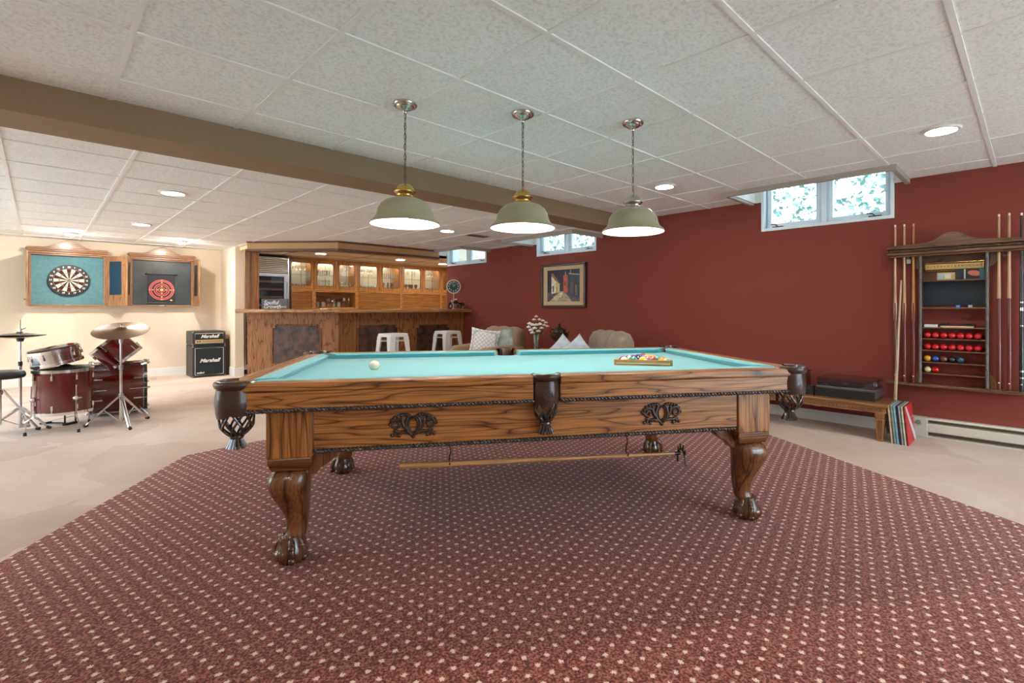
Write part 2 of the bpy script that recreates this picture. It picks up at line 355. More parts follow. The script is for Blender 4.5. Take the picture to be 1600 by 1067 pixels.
tees(XL, XR, YF, 3.6, HC, 3.30, 0.232, wells[:2])
tees(XL, XR, 3.95, 7.35, HL, 1.65, 4.35, wells[2:]); tees(XL, 2.3, 7.35, YB, HL, 1.65, 4.35, [])
struct('trim_6', g, gm)
# dropped beam
struct('ceiling_beam', MB().box(XL, XR, 3.60, 3.95, 2.077, 2.6), taupe)
# window wells and rims
wm = mat('well_white', (0.80, 0.80, 0.78), 0.6); rim_m = mat('rim_taupe', (0.40, 0.34, 0.29), 0.6)
for i, (a0, a1) in enumerate(wells):
    h = HC if i < 2 else HL
    m_ = MB(); m_.box(WELL, WELL+0.015, a0+0.015, a1-0.015, h-0.02, 2.56); m_.box(WELL, XR-0.006, a0, a0+0.015, h-0.02, 2.56)
    m_.box(WELL, XR-0.006, a1-0.015, a1, h-0.02, 2.56); m_.box(WELL, XR, a0, a1, 2.56, 2.6)
    if i == 3: m_.box(WELL, XR, a1, a1+0.03, 2.045, h-0.02)
    m_.box(XR-0.006, XR-0.0005, a0, WINS[i][0], h-0.02, 2.56); m_.box(XR-0.006, XR-0.0005, WINS[i][1], a1, h-0.02, 2.56); m_.box(XR-0.006, XR-0.0005, WINS[i][0], WINS[i][1], ZT, 2.56)
    struct('wall_well', m_, wm)
    r = MB(); r.box(WELL-0.035, WELL, a0-0.035, a1+0.035, h-0.045, h-0.0005); r.box(WELL, XR-0.001, a0-0.035, a0+0.002, h-0.045, h-0.0005)
    if i < 3: r.box(WELL, XR-0.001, a1-0.002, a1+0.035, h-0.045, h-0.0005)
    struct('trim_%d' % (i+1), r, rim_m)
# windows: two casement sashes in a deep white frame
fr_m = mat('window_white', (0.80, 0.90, 0.97), 0.35)
for i, (a0, a1, zb) in enumerate(WINS):
    e = bpy.data.objects.new('window_%d' % (i+1), None); C.objects.link(e); e.location = (XR, (a0+a1)/2, zb); e['kind'] = 'structure'
    hw = (a1-a0)/2; H_ = ZT-zb
    m_ = MB(); X0, X1 = -0.012, 0.24
    m_.box(X0, X1, -hw, hw, 0, 0.03); m_.box(X0, X1, -hw, hw, H_-0.03, H_); m_.box(X0, X1, -hw, -hw+0.03, 0.03, H_-0.03); m_.box(X0, X1, hw-0.03, hw, 0.03, H_-0.03)
    m_.box(0.05, 0.16, -0.025, 0.025, 0.03, H_-0.03)
    m_.build('window_frame', fr_m, e, bevel=0.003)
    for s in (-1, 1):
        y0, y1 = (0.03, hw-0.035) if s > 0 else (-hw+0.035, -0.03)
        q = MB(); t = 0.045
        q.box(0.06, 0.11, y0, y1, 0.035, 0.035+t); q.box(0.06, 0.11, y0, y1, H_-0.035-t, H_-0.035); q.box(0.06, 0.11, y0, y0+t, 0.035+t, H_-0.035-t); q.box(0.06, 0.11, y1-t, y1, 0.035+t, H_-0.035-t)
        q.box(0.045, 0.06, y0+0.015, y0+0.025, 0.04, H_-0.04); q.box(0.045, 0.06, y1-0.025, y1-0.015, 0.04, H_-0.04)
        sa = q.build('window_sash', fr_m, e, bevel=0.003)
        MB().box(0.083, 0.087, y0+t, y1-t, 0.035+t, H_-0.035-t).build('window_pane', glassmat('pane_glass', gloss=0.05), sa)
        k = MB(); yc = y0+0.12 if s < 0 else y1-0.12
        k.box(0.02, 0.055, yc-0.05, yc+0.05, 0.032, 0.045); k.tube([(0.03, yc, 0.045), (0.01, yc+0.02, 0.065), (0.01, yc+0.06, 0.068)], 0.006, 6)
        k.build('window_crank', mat('crank_dark', (0.05, 0.05, 0.05), 0.4), sa)
    pl = bpy.data.lights.new('window_daylight', 'AREA'); pl.shape = 'RECTANGLE'; pl.size = 2*hw; pl.size_y = H_; pl.cycles.is_portal = True
    po = bpy.data.objects.new('window_daylight', pl); C.objects.link(po); po.location = (XR+0.27, (a0+a1)/2, zb+H_/2); po.rotation_euler = (PI/2, 0, PI/2)
pl = bpy.data.lights.new('fill_door_portal', 'AREA'); pl.shape = 'RECTANGLE'; pl.size = PX1-PX0; pl.size_y = PZ; pl.cycles.is_portal = True
po = bpy.data.objects.new('fill_door_portal', pl); C.objects.link(po); po.location = ((PX0+PX1)/2, YF-0.15, PZ/2); po.rotation_euler = (-PI/2+PI, 0, 0)
d = bpy.data.objects.new('fill_door_1', None); C.objects.link(d); d.location = (PX0, YF-0.06, 0); d['kind'] = 'structure'  # unseen glass door added behind the camera for bluish fill daylight
m_ = MB(); wd = PX1-PX0
for x in (0, wd/2-0.04, wd-0.08): m_.box(x, x+0.08, -0.04, 0.04, 0, PZ)
m_.box(0, wd, -0.04, 0.04, 0, 0.08); m_.box(0, wd, -0.04, 0.04, PZ-0.08, PZ); m_.build('door_frame', white, d)
MB().box(0.08, wd-0.08, -0.004, 0.004, 0.08, PZ-0.08).build('door_pane', glassmat('pane_glass'), d)
# garden seen through the windows
gd = MB(); random.seed(3)
for i in range(14000):
    y = random.uniform(-3, 15); zc = random.uniform(1.6, 3.7); x = random.uniform(8.2, 10.5)
    if math.sin(y*2.1+0.7*math.sin(zc*3)) + math.sin(zc*2.3+y) < -1.1: continue
    s_ = random.uniform(0.03, 0.08); n_ = Vector((random.uniform(-1, 0.2), random.uniform(-1, 1), random.uniform(-1, 1))).normalized(); a = n_.orthogonal().normalized(); b2 = n_.cross(a)
    cc = Vector((x, y, zc)); gd.add([cc+a*s_, cc+b2*s_*0.6+a*0.0+n_*s_*0.15, cc-a*s_, cc-b2*s_*0.6+n_*s_*0.15], [(0, 1, 2, 3)])
fo = gd.build('foliage', mat('leaf_green', (0.035, 0.09, 0.075), 0.6, vary=0.6, vscale=3)); tag(fo, 'bright green tree foliage outside the high windows', 'foliage', kind='stuff')
struct('ground_and_bounce', MB().box(5.70, 14, YF, 7.6, 1.5, 1.6).box(7.2, 14, 7.6, 16, 1.5, 1.6).box(-9, 9, YF-9, YF-0.15, -0.1, -0.02).box(-14, XL-0.15, YF-9, 14, -0.1, -0.02), mat('garden_ground', (0.42, 0.44, 0.38), 0.9))  # lower ground by the added door and window bounces daylight to the ceiling
# baseboards
bb = MB()
def base_run(m_, x0, x1, y0, y1): m_.box(x0, x1, y0, y1, 0, 0.085); 
m_ = MB(); m_.box(XR-0.014, XR, 0.83, 7.33, 0, 0.075); m_.box(XR-0.009, XR, 0.83, 7.33, 0.075, 0.10); struct('baseboard_right', m_, white, bevel=0.002)
m_ = MB(); m_.box(XL, 2.24, YB-0.014, YB, 0, 0.10); m_.box(XL, 2.24, YB-0.009, YB, 0.10, 0.135); struct('baseboard_back', m_, white, bevel=0.002)
m_ = MB(); m_.box(2.226, 2.24, 9.206, YB-0.014, 0, 0.135); m_.box(2.24, 2.365, 9.206, 9.22, 0, 0.135); struct('baseboard_nook', m_, white, bevel=0.002)

# ------------------------------------------------------------------ ceiling fittings
def downlight(x, y, h, label):
    t = thing('recessed_light', label, 'light', (x, y, h), 0, 'recessed ceiling lights')
    MB().lathe([(0.105, 0.002), (0.105, -0.006), (0.098, -0.012), (0.082, -0.012), (0.080, -0.004)], 32).build('trim_ring', white, t, smooth=True)
    MB().lathe([(0.0001, -0.009), (0.08, -0.009), (0.08, -0.0045), (0.0001, -0.0045)], 32).build('diffuser', emis('downlight_glow', (1.0, 0.93, 0.84), LIGHT_DOWN), t)
downlight(4.07, 0.43, HC, 'round recessed light in the ceiling above the cue rack')
downlight(4.12, 2.47, HC, 'round recessed light in the ceiling between the window well and pendant lamps')
downlight(0.82, 5.32, HL, 'round recessed light beyond the beam, above the drum kit')
downlight(0.86, 7.57, HL, 'small round recessed light further back above the floor before the dart cabinets')
downlight(3.71, 5.40, HL, 'round recessed light beyond the beam, seen beside the first pendant lamp shade')
for x, y, wh in [(-1.2, 0.5, 'nearest the cream side wall'), (-1.4, 3.0, 'just before the beam at its cream wall end'), (0.2, -1.6, 'in the middle before the added door'), (2.6, -1.6, 'before the added door near the red wall'), (-2.2, -1.6, 'before the added door near the cream wall')]:  # unseen recessed lights added out of view to fill the near room
    downlight(x, y, HC, 'added recessed fill light in the ceiling, '+wh)
for x, y, wh in [(-2.0, 5.4, 'close to the beam'), (-2.0, 7.8, 'close to the far wall')]:  # two more unseen lights added out of view as fill beyond the beam
    downlight(x, y, HL, 'added recessed fill light over the floor past the drum stool, '+wh)
for x, y, wh in [(3.4, 8.7, 'nearest the wine fridge'), (4.9, 8.7, 'in the middle'), (6.0, 8.9, 'nearest the red wall edge')]:
    downlight(x, y, 2.045, 'round recessed light in the cream ceiling over the bar, '+wh)
for x, y, lb in [(0.30, 9.12, 'small domed ceiling spotlight in front of the dartboard cabinet'), (1.50, 9.08, 'small domed ceiling spotlight in front of the magnetic target cabinet')]:
    t = thing('ceiling_spotlight', lb, 'light', (x, y, HL), 0, 'spotlights for the dart cabinets')
    MB().lathe([(0.075, 0.002), (0.075, -0.018), (0.062, -0.024), (0.055, -0.024)], 28).build('mounting_ring', white, t, smooth=True)
    MB().lathe([(0.0001, -0.045), (0.028, -0.042), (0.045, -0.034), (0.052, -0.024)], 24).build('bulb', emis('spot_glow', (1.0, 0.9, 0.78), LIGHT_SPOT), t, smooth=True)
v = thing('air_vent', 'small slotted metal air vent in the ceiling beyond the beam', 'vent', (4.25, 5.47, HL))
MB().box(-0.17, 0.17, -0.07, 0.07, -0.008, 0.001).build('vent_frame', mat('vent_grey', (0.35, 0.33, 0.31), 0.5), v)
m_ = MB()
for k in range(6): m_.box(-0.15, 0.15, -0.052+k*0.019, -0.045+k*0.019, -0.012, -0.008)
m_.build('slat', mat('vent_dark', (0.08, 0.07, 0.06), 0.6), v)

# ------------------------------------------------------------------ pendant lamps
shade_m = mat('sage_enamel', (0.37, 0.35, 0.225), 0.28, coat=0.3)
shade_in = mat('shade_inside_white', (0.85, 0.84, 0.80), 0.4)
def pendant(x, y, label, metal):
    t = thing('pendant_lamp', label, 'lamp', (x, y, HC), 0, 'pendant lamps over the pool table')
    MB().lathe([(0.066, 0), (0.066, -0.010), (0.058, -0.018), (0.05, -0.018), (0.046, -0.026), (0.03, -0.034), (0.014, -0.04), (0.010, -0.055), (0.0001, -0.057)], 32).build('ceiling_canopy', nickel, t, smooth=True, angle=60)
    m_ = MB(); z = -0.055; k = 0
    while z > -0.455:
        ax = Vector((1, 0, 0)) if k % 2 == 0 else Vector((0, 1, 0)); pts = []
        for i in range(12):
            a = 2*PI*i/12; pts.append(ax*(0.0062*math.cos(a))+Vector((0, 0, z-0.014+0.0175*math.sin(a))))
        m_.tube(pts, 0.0016, 5, closed=True); z -= 0.0285; k += 1
    m_.tube([(0.004*math.sin(i*1.1), 0.004*math.cos(i*1.1), -0.05-i*0.02) for i in range(21)], 0.0017, 5)
    m_.build('chain', mat('chain_bronze', (0.16, 0.12, 0.09), 0.3, 0.9), t, smooth=True)
    zs = -0.672      # rim of the shade
    o = [(0.012, 0.222), (0.03, 0.218), (0.046, 0.200), (0.049, 0.190), (0.060, 0.182), (0.060, 0.176), (0.050, 0.168), (0.044, 0.160), (0.044, 0.148), (0.055, 0.140)]
    MB().lathe([(max(r, 0.0001), z_+zs) for r, z_ in [(0, 0.225)]+o], 32).build('cap', metal, t, smooth=True, angle=60)
    p = [(0.050, 0.143), (0.075, 0.139), (0.105, 0.128), (0.130, 0.108), (0.146, 0.082), (0.152, 0.055), (0.158, 0.037), (0.172, 0.020), (0.186, 0.010), (0.190, 0.000)]
    m_ = MB(); m_.lathe([(r, z_+zs) for r, z_ in p]+[(0.187, zs-0.002)], 56)
    m_.m = 1; m_.lathe([(r-0.003, z_+zs-0.003) for r, z_ in p[::-1]], 56)
    m_.build('lamp_shade', [shade_m, shade_in], t, smooth=True)
    b_ = MB().ball((0, 0, zs+0.062), 0.036, 20, 12, (1, 1, 1.1)); b_.lathe([(0.018, zs+0.092), (0.015, zs+0.12)], 12)
    b_.build('bulb', emis('bulb_glow', (1.0, 0.92, 0.80), LIGHT_BULB), t, smooth=True)
pendant(1.442, 2.507, 'sage green dome pendant lamp with brass cap, hanging over the cue ball end', brass)
pendant(1.998, 2.139, 'sage green dome pendant lamp with brass cap, the middle one of the row', brass)
pendant(2.570, 1.760, 'sage green dome pendant lamp with silver cap, hanging over the racked balls', nickel)
# ------------------------------------------------------------------ pool table
T = thing('pool_table', 'oak pool table with teal cloth, claw feet and net pockets standing on the red carpet', 'pool table', Vector((TO.x, TO.y, 0.006)), TH)
HU, HV = 1.345, 0.745; WW = 0.085; CW = 0.075        # half sizes, wood and cushion widths
ZR, ZB = 0.79, 0.757
U0, V0 = HU-WW, HV-WW; U1, V1 = U0-CW, V0-CW
def arc(cx, cy, r, a0, a1, n=8): return [(cx+r*math.cos(a0+(a1-a0)*i/n), cy+r*math.sin(a0+(a1-a0)*i/n)) for i in range(n+1)]
# bed with pocket cut-outs
pc = 0.072
def corner(sx, sy):
    pts = arc(sx*(U0+0.02), sy*(V0+0.02), pc+0.012, 0, 2*PI, 24)
    ins = [p for p in pts if sx*p[0] <= U0 and sy*p[1] <= V0]
    ang = sorted(ins, key=lambda p: math.atan2(sy*(p[1]), sx*(p[0])))
    return ang
out = []
c00 = corner(1, -1); c10 = corner(1, 1); c11 = corner(-1, 1); c01 = corner(-1, -1)
def side(sy):
    return arc(0, sy*(V0+0.015), 0.068, 0, PI, 10) if sy < 0 else arc(0, sy*(V0+0.015), 0.068, 0, -PI, 10)
def seq(pts, frm): return sorted(pts, key=lambda p: (p[0]-frm[0])**2+(p[1]-frm[1])**2)
loop = []
loop += [p for p in arc(0, -(V0+0.015), 0.068, PI, 0, 10) if p[1] >= -V0]
loop += seq(c00, (0.5, -V0)); loop += seq(c10, (U0, 0)); loop += [p for p in arc(0, V0+0.015, 0.068, 0, -PI, 10) if p[1] <= V0]
loop += seq(c11, (-0.5, V0)); loop += seq(c01, (-U0, 0))
MB().prism(loop, ZB-0.03, ZB).build('playing_surface', felt, T)
# rails (wood) with an outward rounded nosing, and cushions
def rail(poly, along, name='rail'):
    m_ = MB(); m_.prism(poly, 0.753, ZR); 
    o = m_.build(name, oak_x if along == 0 else oak_y, T, bevel=0.008, seg=3)
    return o
def blind(poly, along):
    MB().prism(poly, 0.684, 0.7525).build('rail_skirt', oak_x if along == 0 else oak_y, T, bevel=0.003)
SP = 0.062; CE = 1.262
for sv in (-1, 1):
    for su in (-1, 1):
        f = lambda pts: [(su*x, sv*y) for x, y in pts]
        rail(f([(SP, HV), (CE, HV), (CE-0.005, V0), (SP, V0)]), 0)
        blind(f([(SP, HV-0.006), (CE-0.002, HV-0.006), (CE-0.01, V0), (SP, V0)]), 0)
        # cushion: profile extruded with mitred ends
        a, b_ = SP+0.012, CE-0.03
        m_ = MB()
        prof = [(V0, ZR-0.001, 0.0), (V0-0.01, ZR+0.0015, 0.0), (V1+0.004, ZR-0.0005, 0.95), (V1, ZR-0.007, 1.0), (V1+0.022, ZB, 0.7), (V0, ZB, 0.0)]
        vs = []
        for e in (0, 1):
            for v_, z_, k in prof: vs.append((su*((a+0.022*k) if e == 0 else (b_-0.085*k)), sv*v_, z_))
        n_ = len(prof); m_.add(vs, [tuple(range(n_)), tuple(range(2*n_-1, n_-1, -1))]+[(i, (i+1) % n_, n_+(i+1) % n_, n_+i) for i in range(n_)])
        m_.build('cushion', felt, T)
for su in (-1, 1):
    f = lambda pts: [(su*x, y) for x, y in pts]
    rail(f([(HU, -0.645), (HU, 0.645), (U0, 0.64), (U0, -0.64)]), 1)
    blind(f([(HU-0.006, -0.643), (HU-0.006, 0.643), (U0, 0.636), (U0, -0.636)]), 1)
    m_ = MB(); prof = [(U0, ZR-0.001, 0.0), (U0-0.01, ZR+0.0015, 0.0), (U1+0.004, ZR-0.0005, 0.95), (U1, ZR-0.007, 1.0), (U1+0.022, ZB, 0.7), (U0, ZB, 0.0)]
    vs = []
    for e in (-1, 1):
        for u_, z_, k in prof: vs.append((su*u_, e*(0.62-0.085*k), z_))
    n_ = len(prof); m_.add(vs, [tuple(range(n_)), tuple(range(2*n_-1, n_-1, -1))]+[(i, (i+1) % n_, n_+(i+1) % n_, n_+i) for i in range(n_)])
    m_.build('cushion', felt, T)
def rope_into(m_, p0, p1, r, pitch=0.034):
    p0, p1 = Vector(p0), Vector(p1); L_ = (p1-p0).length; d = (p1-p0)/L_; a = d.orthogonal().normalized(); b_ = d.cross(a); n = max(4, int(L_/pitch*7))
    for ph in (0, PI):
        m_.tube([p0+d*(L_*i/n)+(a*math.cos(2*PI*L_*i/n/pitch+ph)+b_*math.sin(2*PI*L_*i/n/pitch+ph))*r*0.5 for i in range(n+1)], r*0.56, 6)
def rope(p0, p1, r, parent, name='rope_moulding', mt=None, pitch=0.034):
    m_ = MB(); rope_into(m_, p0, p1, r, pitch); return m_.build(name, mt or rope_m, parent, smooth=True, angle=60)
for sv in (-1, 1):
    for su in (-1, 1): rope((su*SP, sv*(HV-0.012), 0.677), (su*(CE-0.004), sv*(HV-0.012), 0.677), 0.0115, T)
for su in (-1, 1): rope((su*(HU-0.012), -0.64, 0.677), (su*(HU-0.012), 0.64, 0.677), 0.0115, T)
# slate body under the rails and aprons
MB().box(-1.225, 1.225, -0.70, 0.70, 0.668, 0.684).box(-1.16, 1.16, -0.62, 0.62, 0.684, 0.727).build('slate_bed', mat('slate', (0.05, 0.045, 0.045), 0.8), T)
AV, AU = 0.655, 1.165
for sv in (-1, 1):
    MB().box(-1.0, 1.0, sv*AV-0.013, sv*AV+0.013, 0.485, 0.668).build('apron', oak_x, T)
    rope((-1.0, sv*(AV+0.016), 0.487), (1.0, sv*(AV+0.016), 0.487), 0.0105, T)
for su in (-1, 1):
    MB().box(su*AU-0.013, su*AU+0.013, -0.48, 0.48, 0.485, 0.668).build('apron', oak_y, T)
    rope((su*(AU+0.016), -0.48, 0.487), (su*(AU+0.016), 0.48, 0.487), 0.0105, T)
# legs: square block, stepped moulding, cabriole with ball and claw foot
def table_leg(su, sv):
    cu, cv = su*1.097, sv*0.585
    m_ = MB(); h = 0.09
    def bx(hh, z0, z1): m_.box(cu-hh, cu+hh, cv-hh*0.98, cv+hh*0.98, z0, z1)
    bx(h, 0.462, 0.668); o = m_.build('leg', wood('leg_block', 2, OL, OD, cross=5), T, bevel=0.004)
    m_ = MB(); m_.box(cu-h*0.97, cu+h*0.97, cv-h*0.97, cv+h*0.97, 0.436, 0.462)
    a = h*0.95; b_ = 0.074
    vs = [(cu+x*a, cv+y*a, 0.436) for x, y in ((-1, -1), (1, -1), (1, 1), (-1, 1))]+[(cu+x*b_, cv+y*b_, 0.404) for x, y in ((-1, -1), (1, -1), (1, 1), (-1, 1))]
    m_.add(vs, [(0, 1, 2, 3), (7, 6, 5, 4), (0, 4, 5, 1), (1, 5, 6, 2), (2, 6, 7, 3), (3, 7, 4, 0)])
    m_.build('leg_moulding', wood('leg_mould', 0, (0.22, 0.085, 0.025), (0.07, 0.022, 0.007), rings=5, rough=0.25, coat=0.6), o, bevel=0.004)
    # cabriole loft: rounded-square sections
    prof = [(0.405, 0.066, 0.004), (0.395, 0.074, 0.010), (0.37, 0.082, 0.018), (0.335, 0.083, 0.020), (0.30, 0.076, 0.014), (0.26, 0.065, 0.004), (0.22, 0.054, -0.006), (0.18, 0.046, -0.012), (0.145, 0.042, -0.012), (0.115, 0.044, -0.006), (0.09, 0.049, 0.004)]
    nn = 24; vs = []
    for z, r, of in prof:
        ox, oy = su*of*0.85, sv*of*0.85
        for k in range(nn):
            t = 2*PI*k/nn; c_, s_ = math.cos(t), math.sin(t); p = 3.2 if z > 0.2 else 2.4
            rr = r/((abs(c_)**p+abs(s_)**p)**(1/p)); vs.append((cu+ox+rr*c_*1.0, cv+oy+rr*s_*1.0, z))
    m_ = MB(); m_.add(vs, [(i*nn+k, i*nn+(k+1) % nn, (i+1)*nn+(k+1) % nn, (i+1)*nn+k) for i in range(len(prof)-1) for k in range(nn)]+[tuple((len(prof)-1)*nn+k for k in range(nn)), tuple(range(nn))])
    m_.build('cabriole', leg_oak, o, smooth=True, angle=70, sub=1)
    # knee ears against both aprons
    for ax in (0, 1):
        m_ = MB(); pts = [(0.0, 0.462), (0.13, 0.485), (0.135, 0.47), (0.12, 0.44), (0.085, 0.415), (0.055, 0.395), (0.04, 0.375), (0.0, 0.36)]
        if ax == 0: m_.prism([(cu-su*(0.055+x), z) for x, z in pts], cv-0.028, cv+0.028, lambda x, y, hh: (x, hh, y))
        else: m_.prism([(cv-sv*(0.055+x), z) for x, z in pts], cu-0.028, cu+0.028, lambda x, y, hh: (hh, x, y))
        m_.build('knee_bracket', leg_oak, o, bevel=0.006, seg=3)
    m_ = MB(); bx_, by_ = cu+su*0.012, cv+sv*0.012
    m_.lathe([(0.0001, 0.0), (0.050, 0.0), (0.060, 0.010), (0.064, 0.028), (0.062, 0.048), (0.055, 0.068), (0.048, 0.088), (0.044, 0.110), (0.0001, 0.112)], 28, (bx_, by_, 0))
    m_.ball((bx_+su*0.020, by_+sv*0.020, 0.036), 0.042, 20, 14, (1.05, 1.05, 0.86))
    for ang in (-115, -62, 0, 62, 115, 180):
        a = math.atan2(sv, su)+math.radians(ang); dvec = Vector((math.cos(a), math.sin(a), 0)); cc = Vector((bx_, by_, 0)); ex = 0.006 if ang in (-62, 62) else (0.0 if ang else -0.02)
        pts = [cc+dvec*0.028+Vector((0, 0, 0.112)), cc+dvec*0.040+Vector((0, 0, 0.094)), cc+dvec*(0.053+ex)+Vector((0, 0, 0.070)), cc+dvec*(0.058+ex)+Vector((0, 0, 0.046)), cc+dvec*(0.062+ex)+Vector((0, 0, 0.022)), cc+dvec*(0.058+ex)+Vector((0, 0, 0.006))]
        m_.tube(pts, [0.009, 0.013, 0.0145, 0.013, 0.012, 0.006], 9)
        for i_ in (2, 4): m_.ball(pts[i_], 0.0155, 10, 8)
    m_.build('claw_foot', wood('foot_oak', 2, (0.13, 0.05, 0.016), (0.05, 0.016, 0.006), rings=4, rough=0.22, coat=0.7), o, smooth=True, angle=70)
for su in (-1, 1):
    for sv in (-1, 1): table_leg(su, sv)
# carved scroll ornaments on the long aprons
def spiral(cx, cz, r0, r1, a0, turns, n=26):
    return [(cx+(r0+(r1-r0)*i/n)*math.cos(a0+turns*2*PI*i/n), cz+(r0+(r1-r0)*i/n)*math.sin(a0+turns*2*PI*i/n)) for i in range(n+1)]
def ornament(cu, sv):
    m_ = MB(); y = sv*(AV+0.017)
    def T3(pts, r): m_.tube([(cu+a, y, 0.580+b_) for a, b_ in pts], r, 7, flat=1.0)
    for s in (-1, 1):
        fl = lambda pts: [(s*a, b_) for a, b_ in pts]
        T3(fl(spiral(0.072, 0.006, 0.026, 0.004, 2.4, -1.35)), [0.0065]*20+[0.006]*7)
        T3(fl(spiral(0.072, -0.036, 0.016, 0.003, 0.6, 1.2)), 0.005)
        T3(fl([(0.005, -0.043), (0.022, -0.030), (0.030, -0.010), (0.030, 0.012), (0.022, 0.034), (0.010, 0.045)]), [0.006, 0.0085, 0.008, 0.008, 0.0075, 0.004])
        T3(fl([(0.024, -0.032), (0.045, -0.028), (0.058, -0.030), (0.075, -0.026)]), [0.008, 0.0085, 0.007, 0.006])
        T3(fl([(0.026, -0.02), (0.040, -0.004), (0.048, 0.018), (0.046, 0.036)]), [0.008, 0.008, 0.0075, 0.004])
        for a, b_ in ((0.025, 0.044), (0.038, 0.046), (0.05, 0.044), (0.064, 0.040), (0.08, 0.034), (0.092, 0.022), (0.099, 0.006), (0.09, -0.042), (0.06, -0.045)):
            m_.ball((cu+s*a, y, 0.58+b_), 0.0085, 8, 6, (1, 0.8, 1))
    m_.ball((cu, y, 0.53), 0.010, 8, 6); m_.tube([(cu+0.021*math.cos(a*PI/9), y, 0.582+0.034*math.sin(a*PI/9)) for a in range(18)], 0.0055, 6, closed=True)
    m_.build('carved_scroll', mat('carved_dark', (0.045, 0.022, 0.012), 0.35, coat=0.3), T, smooth=True, angle=60)
for cu in (-0.59, 0.59):
    ornament(cu, -1); ornament(cu, 1)
# net pockets
def pocket(cu, cv, ang, span, r, emblem=False):
    a0, a1 = ang-span/2, ang+span/2
    m_ = MB(); n = 22
    prof_o = [(r-0.004, 0.752), (r+0.006, 0.765), (r+0.012, 0.775), (r+0.016, 0.787), (r+0.012, 0.797), (r+0.003, 0.801), (r-0.008, 0.798), (r-0.012, 0.788), (r-0.012, 0.74)]
    m_.lathe([(r-0.004, 0.757)]+prof_o[2:], n, (cu, cv, 0), None, a0, a1)
    # leather drop with a scalloped lower edge
    cols = n+1; vs = []
    for k in range(6):
        for j in range(cols):
            t = a0+(a1-a0)*j/n; q = (j/n-0.5)*2
            low = 0.655+0.022*(q*q) - 0.006*math.cos(q*9); z = 0.765+(low-0.765)*k/5
            bulge = 0.004+0.006*math.sin(PI*k/5)
            vs.append((cu+(r+bulge)*math.cos(t), cv+(r+bulge)*math.sin(t), z))
    off = len(vs)
    for k in range(6):
        for j in range(cols):
            x, y, z = vs[k*cols+j]; d = Vector((x-cu, y-cv, 0)).normalized(); vs.append((x-d.x*0.006, y-d.y*0.006, z))
    fs = []
    for k in range(5):
        for j in range(n):
            a = k*cols+j; fs.append((a, a+1, a+cols+1, a+cols)); fs.append((off+a, off+a+cols, off+a+cols+1, off+a+1))
    for j in range(n): a = 5*cols+j; fs.append((a, a+1, off+a+1, off+a))
    for k in range(5):
        for j in (0, n): a = k*cols+j; fs.append((a, a+cols, off+a+cols, off+a))
    m_.add(vs, fs)
    o = m_.build('pocket', leather, T, smooth=True, angle=50)
    # braided net
    m_ = MB(); Z0, Z1 = 0.676, 0.572; nd = 8
    def rad(t): return (r*0.93)*(1-0.10*t) if t < 0.55 else r*0.93*(0.945-0.62*((t-0.55)/0.45)**1.6)
    for k in range(nd):
        for s in (-1, 1):
            pts = []
            for i in range(13):
                t = i/12; a = 2*PI*k/nd+s*t*1.25*PI/nd*2.2; rr = rad(t)
                pts.append((cu+rr*math.cos(a), cv+rr*math.sin(a), Z0+(Z1-Z0)*t))
            m_.tube(pts, 0.0050, 6)
    m_.build('net', rope_m, o, smooth=True)
    m_ = MB(); m_.lathe([(0.026, 0.576), (0.028, 0.568), (0.022, 0.560)], 14, (cu, cv, 0))
    for k in range(12):
        a = 2*PI*k/12; c_, s_ = math.cos(a), math.sin(a)
        m_.tube([(cu+0.015*c_, cv+0.015*s_, 0.572), (cu+0.022*c_, cv+0.022*s_, 0.55), (cu+0.034*c_, cv+0.034*s_, 0.522)], [0.005, 0.0055, 0.0075], 5)
    m_.build('tassel', rope_m, o, smooth=True)
    if emblem:
        m_ = MB(); y = cv-(r+0.011)
        m_.torus((cu, y+0.001, 0.708), 0.020, 0.0015, 24, 6, Matrix.Rotation(PI/2, 3, 'X'))
        m_.tube([(cu-0.009, y, 0.698), (cu-0.009, y, 0.718), (cu+0.009, y, 0.698), (cu+0.009, y, 0.718)], 0.0018, 5)
        m_.tube([(cu-0.006, y, 0.690), (cu-0.012, y, 0.684)], 0.0018, 5); m_.tube([(cu+0.006, y, 0.690), (cu+0.012, y, 0.684)], 0.0018, 5)
        m_.build('emblem', mat('embossed_leather', (0.11, 0.07, 0.055), 0.3), o, smooth=True)
for su in (-1, 1):
    for sv in (-1, 1): pocket(su*1.292, sv*0.685, math.atan2(sv, su), 1.35*PI, 0.068)
for sv in (-1, 1): pocket(0, sv*0.705, math.atan2(sv, 0), 1.0*PI, 0.056, sv < 0)
# hooks that carry the bridge stick
for u_, zb in ((-0.43, 0.3675), (0.453, 0.360)):
    y = -0.555
    MB().tube([(u_, y, 0.67), (u_, y, 0.45), (u_+0.006, y, 0.42), (u_, y+0.002, 0.395), (u_-0.001, y+0.006, zb+0.008), (u_, y-0.004, zb-0.006), (u_, y-0.020, zb-0.008), (u_, y-0.028, zb+0.006)], 0.0035, 6).build('cue_hook', mat('iron', (0.06, 0.05, 0.05), 0.35, 0.8), T, smooth=True)
def wpt(u, v, z): p = TW(u, v, z); return p
bs = thing('bridge_stick', 'light wooden bridge stick with dark metal rest, hung on hooks beneath the pool table', 'cue', TW(-0.66, -0.567, 0.375), TH)
